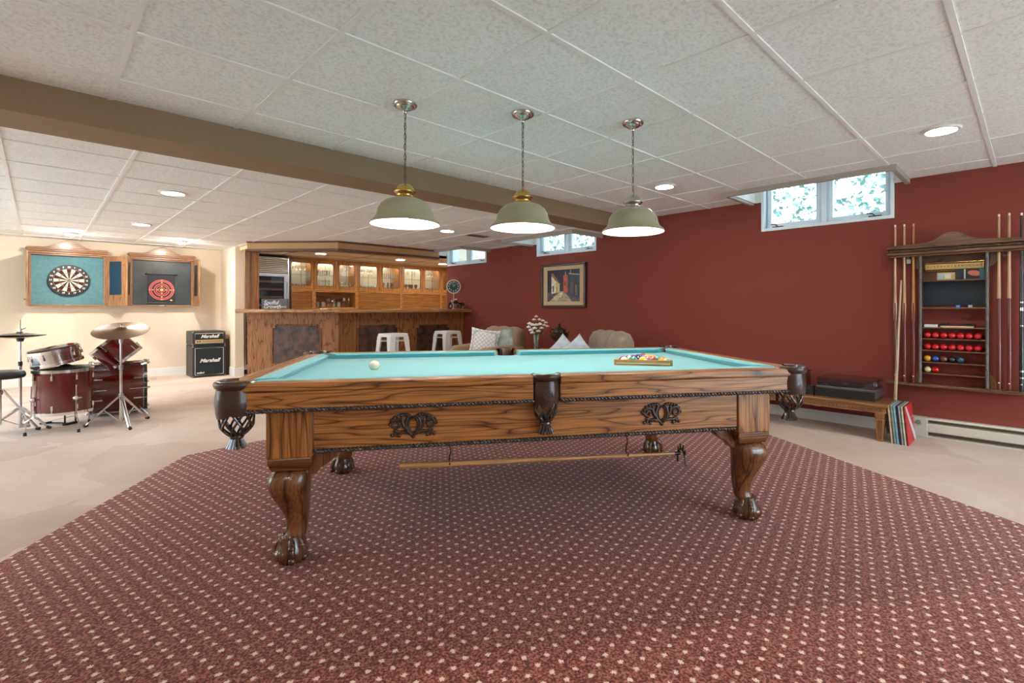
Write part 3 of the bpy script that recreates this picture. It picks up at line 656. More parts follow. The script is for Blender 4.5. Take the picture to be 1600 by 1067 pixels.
# local x along the stick
dz = -0.022
MB().tube([(0, 0, 0), (0.004, 0, 0), (0.5, 0, dz*0.35), (1.375, 0, dz)], [0.010, 0.0145, 0.0125, 0.0075], 14).build('shaft', wood('cue_maple', 0, (0.62, 0.33, 0.13), (0.45, 0.21, 0.07), rings=3, rough=0.3), bs, smooth=True)
m_ = MB(); m_.cyl((1.37, 0, dz), (1.40, 0, dz), 0.009)
yz = [(-0.045, -0.045), (-0.042, -0.015), (-0.03, 0.015), (-0.012, 0.03), (0.012, 0.03), (0.03, 0.015), (0.042, -0.015), (0.045, -0.045)]
m_.tube([(1.40+0.03*0.3, y, dz+z-0.01) for y, z in yz], 0.005, 7)
for y, z in ((-0.035, 0.01), (-0.015, 0.03), (0.012, 0.03), (0.033, 0.01)): m_.tube([(1.409, y, dz+z-0.01), (1.409, y*1.15, dz+z+0.016)], [0.005, 0.003], 6)
m_.build('bridge_head', mat('iron', (0.06, 0.05, 0.05), 0.35, 0.8), bs, smooth=True)
# cue ball, racked balls and triangle
ivory = mat('ivory_ball', (0.86, 0.80, 0.62), 0.12, coat=0.5)
RB = 0.0286
p = TW(-0.829, -0.055, ZB+RB); o = MB().ball((0, 0, 0), RB, 32, 20).build('cue_ball', ivory, smooth=True, angle=180); o.location = p
tag(o, 'cream cue ball resting alone on the teal cloth', 'ball')
ra = math.radians(-33.6-23)
A_ = TW(0.546, -0.119, ZB); 
rk = thing('ball_rack', 'wooden triangle rack around the balls on the teal cloth', 'rack', A_, ra)
Ls = 0.335; hh = Ls*math.sqrt(3)/2
def bar_(p, q, m_, z0=0, z1=0.040, t=0.010):
    p, q = Vector(p), Vector(q); d = (q-p).normalized(); n_ = Vector((-d.y, d.x)) ; e = 0.012
    m_.prism([tuple(p+d*e), tuple(q-d*e), tuple(q-d*e-n_*t), tuple(p+d*e-n_*t)], z0, z1)
P0, P1, P2 = (0, 0), (Ls, 0), (Ls/2, hh)
for a_, b2 in ((P0, P1), (P1, P2), (P2, P0)):
    m_ = MB(); bar_(a_, b2, m_); o = m_.build('rack_side', wood('rack_wood', 0, (0.55, 0.28, 0.09), (0.3, 0.13, 0.035), rings=3), rk, bevel=0.003)
    m_ = MB(); bar_(a_, b2, m_, 0.017, 0.022, 0.0108); m_.build('pale_stripe', mat('inlay', (0.75, 0.66, 0.5), 0.4), o)
for q in (P0, P1, P2):
    cc = Vector(q); g_ = (Vector((Ls/2, hh/3))-cc).normalized(); cc = cc+g_*0.010; m_ = MB(); m_.cyl((cc.x, cc.y, 0), (cc.x, cc.y, 0.040), 0.012)
    m_.build('corner_block', wood('rack_wood', 0, (0.55, 0.28, 0.09), (0.3, 0.13, 0.035)), rk, smooth=True)
pool_cols = [('white and red', (0.5, 0.03, 0.03), 1), ('green', (0.03, 0.28, 0.16), 0), ('white and yellow', (0.75, 0.5, 0.05), 1), ('maroon', (0.25, 0.03, 0.03), 0), ('white and orange', (0.8, 0.3, 0.05), 1),
             ('white and purple', (0.2, 0.05, 0.35), 1), ('black', (0.01, 0.01, 0.01), 0), ('pink', (0.6, 0.12, 0.16), 0), ('white and green', (0.05, 0.35, 0.2), 1),
             ('purple', (0.22, 0.05, 0.35), 0), ('white and blue', (0.05, 0.1, 0.5), 1), ('orange', (0.75, 0.25, 0.05), 0), ('blue', (0.03, 0.1, 0.5), 0), ('yellow', (0.8, 0.55, 0.06), 0), ('white and maroon', (0.3, 0.03, 0.03), 1)]
rows = ['front', 'second', 'middle', 'fourth', 'back']
k = 0; M_r = Matrix.Rotation(ra, 3, 'Z')
for r_ in range(5):
    for i in range(5-r_):
        nm, col, stripe = pool_cols[k]
        x = Ls/2+(i-(4-r_)/2)*0.0574; y = 0.0395+r_*0.0497
        q = M_r @ Vector((x, y, 0)); random.seed(k*3+1)
        m_ = MB(); m = 18
        prof = [(max(1e-4, RB*math.sin(PI*j/m)), -RB*math.cos(PI*j/m)) for j in range(m+1)]
        m_.lathe(prof, 28); ring = 28
        for fi in range(len(m_.mi)):
            band = fi//ring
            if stripe: m_.mi[fi] = 1 if 5 <= band <= 12 else 0
            else: m_.mi[fi] = 0 if band in (17,) else 1
        o = m_.build('pool_ball', [ivory, mat('ball_'+nm.replace(' ', '_'), col, 0.1, coat=0.6)], smooth=True, angle=180)
        o.location = A_+q+Vector((0, 0, RB)); o.rotation_euler = (random.uniform(0, 6), random.uniform(0, 6), 0)
        tag(o, '%s pool ball in the %s row inside the wooden triangle' % (nm, rows[r_]), 'ball', 'balls racked in the triangle')
        k += 1
# ------------------------------------------------------------------ bar
A2, B2, C2 = Vector((2.20, 8.40)), Vector((3.13, 7.37)), Vector((4.88, 7.35))
def offset_line(pts, d):
    """offset an open polyline to its room side (towards -y)"""
    out = []; n = len(pts)
    for i in range(n):
        dirs = []
        if i > 0: dirs.append((pts[i]-pts[i-1]).normalized())
        if i < n-1: dirs.append((pts[i+1]-pts[i]).normalized())
        ns = [Vector((q.y, -q.x)) for q in dirs]; m_ = sum(ns, Vector((0, 0))).normalized(); k = d/max(0.3, m_.dot(ns[0])); out.append(pts[i]+m_*k)
    return out
def slab(m_, line, d0, d1, z0, z1):
    a = offset_line(line, d0); b_ = offset_line(line, d1)
    m_.prism([tuple(p) for p in a]+[tuple(p) for p in b_[::-1]], z0, z1)
sof = thing('bar_soffit', 'tan fascia with dark wood trim hung from the ceiling above the bar', 'soffit', (0, 0, 0))
L0 = [A2, B2, C2]
m_ = MB(); slab(m_, L0, 0.0, -0.12, 1.985, HL-0.02); m_.build('fascia', mat('fascia_tan', (0.50, 0.29, 0.125), 0.55), sof)
m_ = MB(); slab(m_, L0, 0.022, -0.12, HL-0.026, HL-0.0005); slab(m_, L0, 0.020, -0.125, 1.955, 1.990); m_.build('trim_strip', mat('trim_mahogany', (0.13, 0.045, 0.022), 0.4), sof, bevel=0.004)
fd = Vector((C2.x-B2.x, C2.y-B2.y))
# counter structure
bar = thing('bar_counter', 'angled oak bar with rounded top and dark recessed panels beneath the tan soffit', 'bar', (0, 0, 0))
C3 = Vector((5.395, 7.35)); L1 = [A2, B2, C3]
m_ = MB(); slab(m_, L1, 0.0, -0.05, 0.0, 1.035); m_.build('front_board', bar_z, bar)
m_ = MB(); slab(m_, L1, 0.012, 0.0, 0.94, 1.035); slab(m_, L1, 0.012, 0.0, 0.0, 0.12); m_.build('front_rail', bar_z, bar, bevel=0.003)
top_l = [Vector((2.02, 8.26)), Vector((3.04, 7.13)), Vector((5.395, 7.13))]
m_ = MB(); a = top_l; b_ = [Vector((5.395, 7.72)), Vector((3.28, 7.72)), Vector((2.42, 8.62))]
m_.prism([tuple(p) for p in a+b_], 1.036, 1.082); m_.build('counter_top', bar_x, bar, bevel=0.02, seg=4)
m_ = MB()
pts = [(p.x, p.y, 1.064) for p in top_l]; m_.tube(pts, 0.030, 14); m_.build('bar_rail', wood('bar_rail_oak', 0, (0.55, 0.27, 0.09), (0.3, 0.12, 0.035), rings=4, rough=0.18, coat=0.9), bar, smooth=True)
panel_m = mat('mottled_panel', (0.075, 0.034, 0.02), 0.5, vary=0.8, vscale=11)
def bar_panel(p, q, z0, z1):
    p, q = Vector(p), Vector(q); d = (q-p); Ln = d.length; d.normalize(); n_ = Vector((d.y, -d.x)); c_ = 0.045
    fn = lambda x, z, h_: (p.x+d.x*x+n_.x*h_, p.y+d.y*x+n_.y*h_, z)
    def outl(i): return [(i, z0+i), (Ln-i, z0+i), (Ln-i, z1-c_-i*0.4), (Ln-c_-i*0.4, z1-c_), (Ln-c_-i*0.4, z1-i), (c_+i*0.4, z1-i), (c_+i*0.4, z1-c_), (i, z1-c_-i*0.4)]
    o = MB().prism(outl(0), 0.001, 0.004, fn).build('dark_panel', panel_m, bar)
    m_ = MB(); oo = outl(-0.008); m_.tube([fn(x, z, 0.006) for x, z in oo], 0.010, 6, closed=True); m_.build('panel_moulding', bar_z, o, smooth=True)
dBA = (B2-A2).normalized()
bar_panel(A2+dBA*0.40, A2+dBA*1.12, 0.28, 0.85)
bar_panel((3.43, 7.352), (4.08, 7.352), 0.25, 0.84); bar_panel((4.44, 7.352), (5.09, 7.352), 0.25, 0.82)
m_ = MB(); m_.cyl((B2.x, B2.y-0.004, 0), (B2.x, B2.y-0.004, 1.035), 0.032, n=8); m_.build('corner_post', bar_z, bar)
# end post and side board carrying the soffit
ps = thing('bar_post', 'narrow tan and oak post joining the bar counter to the soffit at its fridge end', 'post', (A2.x, A2.y, 0))
MB().box(-0.03, 0.03, 0.0, 0.06, 1.084, 1.985).build('post', wood('post_tan', 2, (0.45, 0.25, 0.12), (0.3, 0.15, 0.07), rings=3), ps)
MB().box(0.03, 0.17, 0.03, 0.07, 1.084, 1.985).build('side_board', cab_z, ps)
# built-in wine fridge
FY = 9.40
fg = thing('wine_fridge', 'tall stainless built-in wine fridge with louvred top, standing behind the end of the bar', 'fridge', (2.37, FY, 0))
MB().box(0, 0.765, 0.03, 0.64, 0.0, 1.99).build('body', blackp, fg, bevel=0.004)
m_ = MB()
for k in range(8): m_.prism([(-0.012, 1.725+k*0.032), (-0.002, 1.745+k*0.032), (0.028, 1.745+k*0.032), (0.028, 1.718+k*0.032)], 0.02, 0.73, lambda a, b_, h_: (h_, a, b_))
m_.build('louvre', mat('polished_steel', (0.82, 0.80, 0.74), 0.35, 0.5), fg)
m_ = MB(); m_.box(0.0, 0.02, -0.005, 0.03, 1.71, 1.985); m_.box(0.73, 0.75, -0.005, 0.03, 1.71, 1.985); m_.box(0.0, 0.75, -0.005, 0.03, 1.972, 1.99)
m_.build('louvre_frame', steel, fg)
dr = MB(); dr.box(0.004, 0.746, -0.03, 0.0, 1.655, 1.712); dr.box(0.004, 0.746, -0.03, 0.0, 0.08, 0.16); dr.box(0.004, 0.07, -0.03, 0.0, 0.16, 1.655); dr.box(0.66, 0.746, -0.03, 0.0, 0.16, 1.655)
dd = dr.build('door', mat('door_steel', (0.62, 0.63, 0.64), 0.28, 1.0), fg, bevel=0.003)
MB().box(0.07, 0.66, -0.012, -0.008, 0.16, 1.655).build('door_glass', glassmat('smoked_glass', (0.75, 0.8, 0.85), 0.08), dd)
MB().tube([(0.70, -0.03, 1.0), (0.70, -0.065, 1.02), (0.70, -0.065, 1.55), (0.70, -0.03, 1.57)], 0.009, 8).build('handle', chrome, dd, smooth=True)
MB().box(0.66, 0.67, 0.0, 0.03, 0.16, 1.655).box(0.062, 0.07, 0.0, 0.03, 0.16, 1.655).build('inner_frame', blackp, fg)
for k in range(9):
    z = 1.585-k*0.135
    MB().box(0.075, 0.655, 0.004, 0.029, z-0.035, z).build('bottle_shelf', wood('shelf_beech', 0, (0.55, 0.30, 0.14), (0.4, 0.2, 0.09), rings=3), fg)
MB().box(0.765, 0.79, 0.0, 0.60, 0.0, 1.99).build('side_panel', blackp, fg)
# back bar cabinets
CY = 9.73; XE = [3.20, 3.67, 4.09, 4.51, 5.0, 5.5, 6.02, 6.51, 6.69]
ZU0, ZU1 = 1.475, 2.01
mirror = mat('mirror_back', (0.62, 0.66, 0.52), 0.25, 0.3)
def cabinet(x0, x1, doors, lower, label):
    t = thing('bar_cabinet', label, 'cabinet', (x0, CY, 0)); w_ = x1-x0; D = YB-CY-0.005
    m_ = MB(); th = 0.018
    m_.box(0, th, 0, D, 0, 2.03); m_.box(w_-th, w_, 0, D, 0, 2.03); m_.box(th, w_-th, D-0.012, D, 0, ZU0-0.03)
    m_.box(th, w_-th, 0, D, ZU0-0.055, ZU0-0.01); m_.box(th, w_-th, 0, D, 1.06, 1.10); m_.box(th, w_-th, 0, D, ZU1, 2.03)
    m_.box(-0.0, 0.035, -0.012, 0, 1.10, ZU0-0.055); m_.box(w_-0.035, w_, -0.012, 0, 1.10, ZU0-0.055)
    m_.box(0, w_, -0.015, 0, ZU0-0.06, ZU0-0.012); m_.box(0, w_, -0.03, 0, 2.012, 2.043)
    m_.build('body', cab_x, t, bevel=0.002)
    MB().box(th, w_-th, D-0.012, D, ZU0-0.01, ZU1).build('mirror_back', mirror, t)
    MB().box(th, w_-th, 0.02, 0.60*D, 1.735, 1.742).build('glass_shelf', glassmat('shelf_glass', (0.85, 0.95, 0.9), 0.1), t)
    MB().box(0.05, w_-0.05, 0.06, 0.09, ZU1-0.012, ZU1-0.002).build('cabinet_light', emis('cabinet_glow', (1.0, 0.93, 0.78), 16.0), t)
    for a, b_ in doors:
        a, b_ = a-x0+0.003, b_-x0-0.003; z0, z1 = ZU0-0.008, ZU1+0.004; s_ = 0.052; ch = 0.045
        o8 = [(a, z0), (a, z0), (b_, z0), (b_, z0), (b_, z1), (b_, z1), (a, z1), (a, z1)]
        A_, B_, Z0, Z1 = a+s_, b_-s_, z0+s_+0.01, z1-s_-0.005
        i8 = [(A_, Z0+ch), (A_+ch*0.55, Z0), (B_-ch*0.55, Z0), (B_, Z0+ch), (B_, Z1-ch), (B_-ch*0.55, Z1), (A_+ch*0.55, Z1), (A_, Z1-ch)]
        vs = []
        for y in (-0.022, 0.0): vs += [(x, y, z) for x, z in o8]+[(x, y, z) for x, z in i8]
        fs = []
        for k in range(8):
            k2 = (k+1) % 8
            fs.append((k, k2, 8+k2, 8+k)); fs.append((16+k, 24+k, 24+k2, 16+k2)); fs.append((8+k, 8+k2, 24+k2, 24+k))
            if o8[k] != o8[k2]: fs.append((k, 16+k, 16+k2, k2))
        dm = MB().add(vs, fs).build('door', cab_z, t)
        MB().box(A_, B_, -0.012, -0.009, Z0, Z1).build('door_glass', glassmat('cabinet_glass', gloss=0.1), dm)
        m_ = MB(); m_.tube([(x, -0.023, z) for x, z in i8], 0.004, 5, closed=True); xm = (A_+B_)/2
        m_.box(xm-0.002, xm+0.002, -0.014, -0.008, Z0, Z1); m_.build('lead_strip', mat('lead_dark', (0.09, 0.06, 0.03), 0.4), dm, smooth=True)
        kn = MB().ball((b_-0.02, -0.03, z0+0.06), 0.009, 10, 8); kn.build('knob', brass, dm, smooth=True)
    if lower == 'tambour':
        m_ = MB(); n = 13
        for k in range(n):
            z = 1.10+(ZU0-0.055-1.10)*k/n; dz_ = (ZU0-0.055-1.10)/n
            m_.prism([(0.020, z+0.001), (0.002, z+0.007), (0.002, z+dz_-0.004), (0.020, z+dz_-0.001)], 0.035, w_-0.035, lambda a, b_, h_: (h_, a, b_))
        m_.build('tambour_door', cab_x, t)
    else:
        MB().box(0.035, w_-0.035, 0.02, D-0.1, 1.10, 1.125).build('tray', cab_x, t, bevel=0.003)
    return t
cabinet(3.20, 3.67, [(3.20, 3.67)], 'tambour', 'oak back bar cabinet unit with one glass door, next to the wine fridge')
cabinet(3.67, 4.51, [(3.67, 4.09), (4.09, 4.51)], 'open', 'oak back bar cabinet unit with an open glassware niche below two glass doors')
cabinet(4.51, 5.50, [(4.51, 5.0), (5.0, 5.5)], 'tambour', 'oak back bar cabinet unit with two glass doors, right after the glassware niche')
cabinet(5.50, 6.51, [(5.50, 6.02), (6.02, 6.51)], 'tambour', 'oak back bar cabinet with two glass doors, last full unit before the red wall')
cabinet(6.51, 6.695, [(6.51, 6.695)], 'tambour', 'narrow end unit of the oak back bar cabinets beside the red wall edge')
# glassware
ware = glassmat('ware_glass', (0.93, 0.97, 0.96), 0.35, 0.05)
def lathe_obj(prof, m_, n=16): return MB().lathe(prof, n).build('wine_glass', m_, smooth=True)
prof_w = [(0.03, 0.0), (0.028, 0.004), (0.004, 0.008), (0.0035, 0.07), (0.02, 0.085), (0.034, 0.11), (0.036, 0.135), (0.030, 0.165)]
prof_t = [(0.0001, 0.002), (0.028, 0.002), (0.030, 0.0), (0.033, 0.10), (0.031, 0.10), (0.027, 0.006)]
prof_f = [(0.028, 0.0), (0.026, 0.004), (0.0035, 0.008), (0.0035, 0.06), (0.014, 0.08), (0.020, 0.13), (0.018, 0.185)]
mg = {'wine_glass': prof_w, 'tumbler': prof_t, 'flute_glass': prof_f}; meshes = {}
def put(name, kind_mat, x, y, z, label, group, tall=1.0):
    key = (name, kind_mat.name)
    if key not in meshes:
        o = MB().lathe(mg[name], 14).build(name, kind_mat, smooth=True); meshes[key] = o.data
    else:
        o = bpy.data.objects.new(name, meshes[key]); C.objects.link(o)
    o.location = (x, y, z); o.scale = (1, 1, tall); tag(o, label, 'glass', group); return o
random.seed(11)
amber = glassmat('amber_glass', (0.5, 0.15, 0.08), 0.2, 0.05)
for d_ in range(7):
    x0, x1 = XE[d_]+0.07, XE[d_+1]-0.07
    for lv, z in (('glass shelf', 1.7425), ('bottom', 1.4655)):
        n = 5 if lv == 'bottom' else 4
        nm = ['wine_glass', 'tumbler', 'flute_glass'][(d_+(lv == 'bottom')) % 3]; km = amber if (d_ in (4, 5) and lv == 'bottom') else ware
        for i in range(n):
            put(nm, km, x0+(x1-x0)*(i+0.5)/n+random.uniform(-0.01, 0.01), CY+0.07+random.uniform(0, 0.09), z,
                '%s on the %s behind the %s cabinet door from the fridge' % ({'wine_glass': 'stemmed wine glass', 'tumbler': 'straight tumbler', 'flute_glass': 'tall flute glass'}[nm], lv, ORD[d_]), 'glasses behind the %s cabinet door' % ORD[d_])
for i in range(13):
    x = 3.76+i*0.052; nm = 'wine_glass' if i in (4, 5, 6) else ('flute_glass' if i > 9 else 'tumbler')
    put(nm, ware, x, CY+0.08+(i % 2)*0.08, 1.1255, {'wine_glass': 'stemmed wine glass amid tumblers in the open bar niche', 'flute_glass': 'tall flute glass at one end of the open bar niche', 'tumbler': 'small clear tumbler in the open bar niche'}[nm], 'glasses in the open niche', 1.0)
# lettered sign on the counter
sd = dBA; so = Vector((2.40, 8.42, 1.083))
sg = thing('lettered_sign', 'dark sign with pale cursive lettering standing on the bar in front of the wine fridge', 'sign', so, math.atan2(sd.y, sd.x))
MB().box(0, 0.42, -0.008, 0.008, 0, 0.165).build('board', mat('sign_dark', (0.05, 0.022, 0.018), 0.35), sg, bevel=0.003)
m_ = MB(); Mt = frameM((0.15, -0.0095, 0.105), (1, 0, 0), (0, 0, 1), (0, -1, 0)); text_into(m_, 'Soulful', 0.085, Mt, 0.0008, 0.35, 0.0012)
Mt = frameM((0.17, -0.0095, 0.045), (1, 0, 0), (0, 0, 1), (0, -1, 0)); text_into(m_, 'Growth', 0.085, Mt, 0.0008, 0.35, 0.0016)
Mt = frameM((0.35, -0.0095, 0.04), (1, 0, 0), (0, 0, 1), (0, -1, 0)); text_into(m_, 'KINGS', 0.032, Mt, 0.0008, 0, 0.0006)
m_.build('lettering', mat('sign_letter', (0.85, 0.82, 0.76), 0.5), sg)
# round dial on a pedestal
ck = thing('pedestal_clock', 'round pale-rimmed dial with dark face on a slim stand on the bar', 'clock', (5.22, 7.40, 1.083), math.radians(-35))
M90 = Matrix.Rotation(PI/2, 3, 'X')
MB().lathe([(0.0001, 0.0), (0.05, 0.0), (0.05, 0.01), (0.02, 0.02), (0.010, 0.05), (0.012, 0.12), (0.008, 0.2), (0.010, 0.29)], 20).build('stand', mat('antique_silver', (0.45, 0.42, 0.36), 0.35, 0.8), ck, smooth=True)
MB().lathe([(0.0001, -0.012), (0.118, -0.012), (0.128, 0), (0.125, 0.016), (0.112, 0.018), (0.108, 0.012)], 40, (0, 0, 0.41), M90).build('rim', mat('ivory_rim', (0.75, 0.66, 0.5), 0.4), ck, smooth=True)
fc = MB().lathe([(0.0001, 0.0125), (0.109, 0.0125)], 40, (0, 0, 0.41), M90).build('clock_face', mat('dial_dark', (0.02, 0.05, 0.045), 0.3), ck)
m_ = MB()
for k in range(12):
    a = 2*PI*k/12; Mt = frameM((0.082*math.sin(a), -0.0135, 0.41+0.082*math.cos(a)), (1, 0, 0), (0, 0, 1), (0, -1, 0)); text_into(m_, str(12 if k == 0 else k), 0.036, Mt, 0.0005, 0, 0.0012)
m_.tube([(0, -0.015, 0.41), (0.03, -0.015, 0.445)], 0.003, 5); m_.tube([(0, -0.015, 0.41), (-0.02, -0.015, 0.47)], 0.0022, 5)
m_.build('numerals', mat('dial_white', (0.8, 0.8, 0.76), 0.5), fc)
# motorcycle model
mc = thing('model_motorcycle', 'dark model motorcycle parked on the bar in front of the round dial', 'model', (5.20, 7.27, 1.083), math.radians(8))
for x, nm in ((-0.155, 'front_wheel'), (0.125, 'rear_wheel')):
    w_ = MB(); R = 0.052; w_.torus((x, 0, R+0.001), R-0.013, 0.013, 28, 10, M90)
    w_ = w_.build('wheel', rubber, mc, smooth=True)
    s_ = MB(); s_.torus((x, 0, R), R-0.025, 0.003, 24, 6, M90); s_.cyl((x, -0.012, R), (x, 0.012, R), 0.008, n=10)
    for k in range(8): a = 2*PI*k/8; s_.tube([(x, 0, R), (x+0.028*math.cos(a), 0, R+0.028*math.sin(a))], 0.0012, 4)
    s_.build('wheel_rim', chrome, w_, smooth=True)
m_ = MB(); m_.ball((-0.03, 0, 0.125), 0.04, 16, 10, (1.5, 0.7, 0.75)); m_.ball((0.06, 0, 0.108), 0.035, 14, 8, (1.5, 0.75, 0.5)); m_.tube([(0.08, 0, 0.10), (0.13, 0, 0.112), (0.175, 0, 0.095)], [0.016, 0.020, 0.012], 10)
m_.tube([(-0.195, 0, 0.09), (-0.165, 0, 0.112), (-0.12, 0, 0.10)], [0.008, 0.016, 0.010], 10); m_.build('bodywork', mat('bike_maroon', (0.06, 0.012, 0.014), 0.2, coat=0.6), mc, smooth=True)
m_ = MB(); m_.tube([(-0.155, -0.014, 0.052), (-0.10, -0.014, 0.16)], 0.005, 7); m_.tube([(-0.155, 0.014, 0.052), (-0.10, 0.014, 0.16)], 0.005, 7)
m_.tube([(-0.06, -0.06, 0.18), (-0.09, -0.04, 0.175), (-0.10, 0, 0.165), (-0.09, 0.04, 0.175), (-0.06, 0.06, 0.18)], 0.004, 7); m_.ball((-0.125, 0, 0.145), 0.016, 12, 8); m_.build('fork_and_handlebar', chrome, mc, smooth=True)
m_ = MB(); m_.box(-0.035, 0.03, -0.022, 0.022, 0.03, 0.085); m_.cyl((-0.02, 0, 0.06), (-0.035, 0, 0.11), 0.02, 0.018, 12); m_.cyl((0.01, 0, 0.06), (0.03, 0, 0.11), 0.02, 0.018, 12); m_.tube([(-0.03, -0.03, 0.045), (0.06, -0.032, 0.035), (0.17, -0.03, 0.04)], 0.008, 8)
m_.build('engine', mat('engine_metal', (0.2, 0.2, 0.21), 0.3, 0.9), mc, smooth=True)
ln = thing('small_lantern', 'tiny dark lantern ornament on the bar against the red wall', 'ornament', (5.30, 7.25, 1.083))
m_ = MB(); m_.box(-0.022, 0.022, -0.022, 0.022, 0, 0.008); m_.box(-0.022, 0.022, -0.022, 0.022, 0.07, 0.078)
for sx in (-1, 1):
    for sy in (-1, 1): m_.box(sx*0.019-0.003, sx*0.019+0.003, sy*0.019-0.003, sy*0.019+0.003, 0.008, 0.07)
m_.lathe([(0.022, 0.078), (0.008, 0.095), (0.0001, 0.1)], 12); m_.build('cage', mat('bronze_dark', (0.08, 0.05, 0.03), 0.4, 0.7), ln)
MB().cyl((0, 0, 0.008), (0, 0, 0.05), 0.010, n=12).build('candle', mat('wax', (0.7, 0.65, 0.5), 0.6), ln, smooth=True)
mt = MB().box(-0.13, 0.13, -0.08, 0.08, 0, 0.006).build('glossy_mat', mat('glossy_grey', (0.35, 0.4, 0.45), 0.12), bevel=0.002); mt.location = (4.86, 7.26, 1.083); tag(mt, 'thin glossy bar mat lying on the bar beside the model motorcycle', 'mat')
# metal stools
def stool(x, y, rz, label):
    t = thing('bar_stool', label, 'stool', (x, y, 0), rz, 'white metal bar stools'); sm = mat('stool_white', (0.78, 0.79, 0.80), 0.35, coat=0.3)
    m_ = MB(); a, H_ = 0.152, 0.755; n = 8; pr = []
    def rsq(h_, r): 
        out = []
        for cx, cy, a0 in ((h_-r, h_-r, 0), (-(h_-r), h_-r, PI/2), (-(h_-r), -(h_-r), PI), (h_-r, -(h_-r), 1.5*PI)):
            for k in range(5): tt = a0+PI/2*k/4; out.append((cx+r*math.cos(tt), cy+r*math.sin(tt)))
        return out
    s1, s2, s3 = rsq(a-0.012, 0.03), rsq(a, 0.035), rsq(a+0.002, 0.035); k = len(s1); vs = []
    for ring, z in ((s1, H_), (s2, H_-0.008), (s3, H_-0.045), (rsq(a-0.004, 0.03), H_-0.045)): vs += [(x_, y_, z) for x_, y_ in ring]
    fs = [tuple(range(k))]
    for r_ in range(3):
        for i in range(k): fs.append((r_*k+i, r_*k+(i+1) % k, (r_+1)*k+(i+1) % k, (r_+1)*k+i))
    m_.add(vs, fs); m_.build('seat', sm, t, smooth=True, angle=50)
    for sx in (-1, 1):
        for sy in (-1, 1):
            m_ = MB(); w0, w1 = 0.085, 0.035
            T0, B0 = Vector((sx*(a-0.003), sy*(a-0.003), H_-0.04)), Vector((sx*0.205, sy*0.205, 0.0))
            for f in (0, 1):
                d1 = Vector((-sx, 0, 0)) if f == 0 else Vector((0, -sy, 0)); nrm = Vector((0, -sy*0.004, 0)) if f == 0 else Vector((-sx*0.004, 0, 0))
                q = [T0, T0+d1*w0, B0+d1*w1, B0]; vs = [tuple(p) for p in q]+[tuple(p+nrm) for p in q]
                m_.add(vs, [(0, 1, 2, 3), (7, 6, 5, 4), (0, 4, 5, 1), (1, 5, 6, 2), (2, 6, 7, 3), (3, 7, 4, 0)])
            m_.build('leg', sm, t)
    for z, q in ((0.28, 0.183), (0.655, 0.155)):
        m_ = MB(); m_.tube([(q, q, z), (-q, q, z), (-q, -q, z), (q, -q, z)], 0.010 if z < 0.4 else 0.008, 6, closed=True, flat=0.6); m_.build('foot_ring' if z < 0.4 else 'cross_bar', sm, t)
stool(3.47, 6.36, math.radians(8), 'white metal stool in front of the middle dark panel of the bar')
stool(4.47, 6.50, math.radians(4), 'white metal stool in front of the bar, on the side nearer the armchairs')

# ------------------------------------------------------------------ dart cabinets
DY = 10.0
def pediment(t, w_, z0, zp, m_wood):
    """moulded cornice with a wave-topped crest, local x from 0 to w_"""
    m_ = MB(); m_.box(-0.035, w_+0.035, -0.05, 0.098, z0+0.055, z0+0.080); m_.box(-0.025, w_+0.025, -0.04, 0.098, z0+0.030, z0+0.055); m_.box(-0.012, w_+0.012, -0.02, 0.098, z0, z0+0.030)
    m_.build('cornice', m_wood, t, bevel=0.006, seg=3)
    m_ = MB()
    for k in range(int(w_/0.018)): m_.box(0.0+k*0.018, 0.010+k*0.018, -0.046, -0.038, z0+0.036, z0+0.048)
    m_.build('dentil', dcab_x, t)
    pts = [(-0.03, z0+0.078), (w_+0.03, z0+0.078)]; top = []
    for i in range(33):
        s = 1-2*i/32; a = abs(s); hgt = 0.012+(zp-z0-0.09)*(0.5+0.5*math.cos(PI*min(1, a/0.62)))
        top.append((w_/2+s*(w_/2+0.025), z0+0.078+hgt))
    m_ = MB().prism(pts+top, -0.03, -0.012, lambda x, z, h_: (x, h_, z)); m_.build('crest', m_wood, t, bevel=0.003)
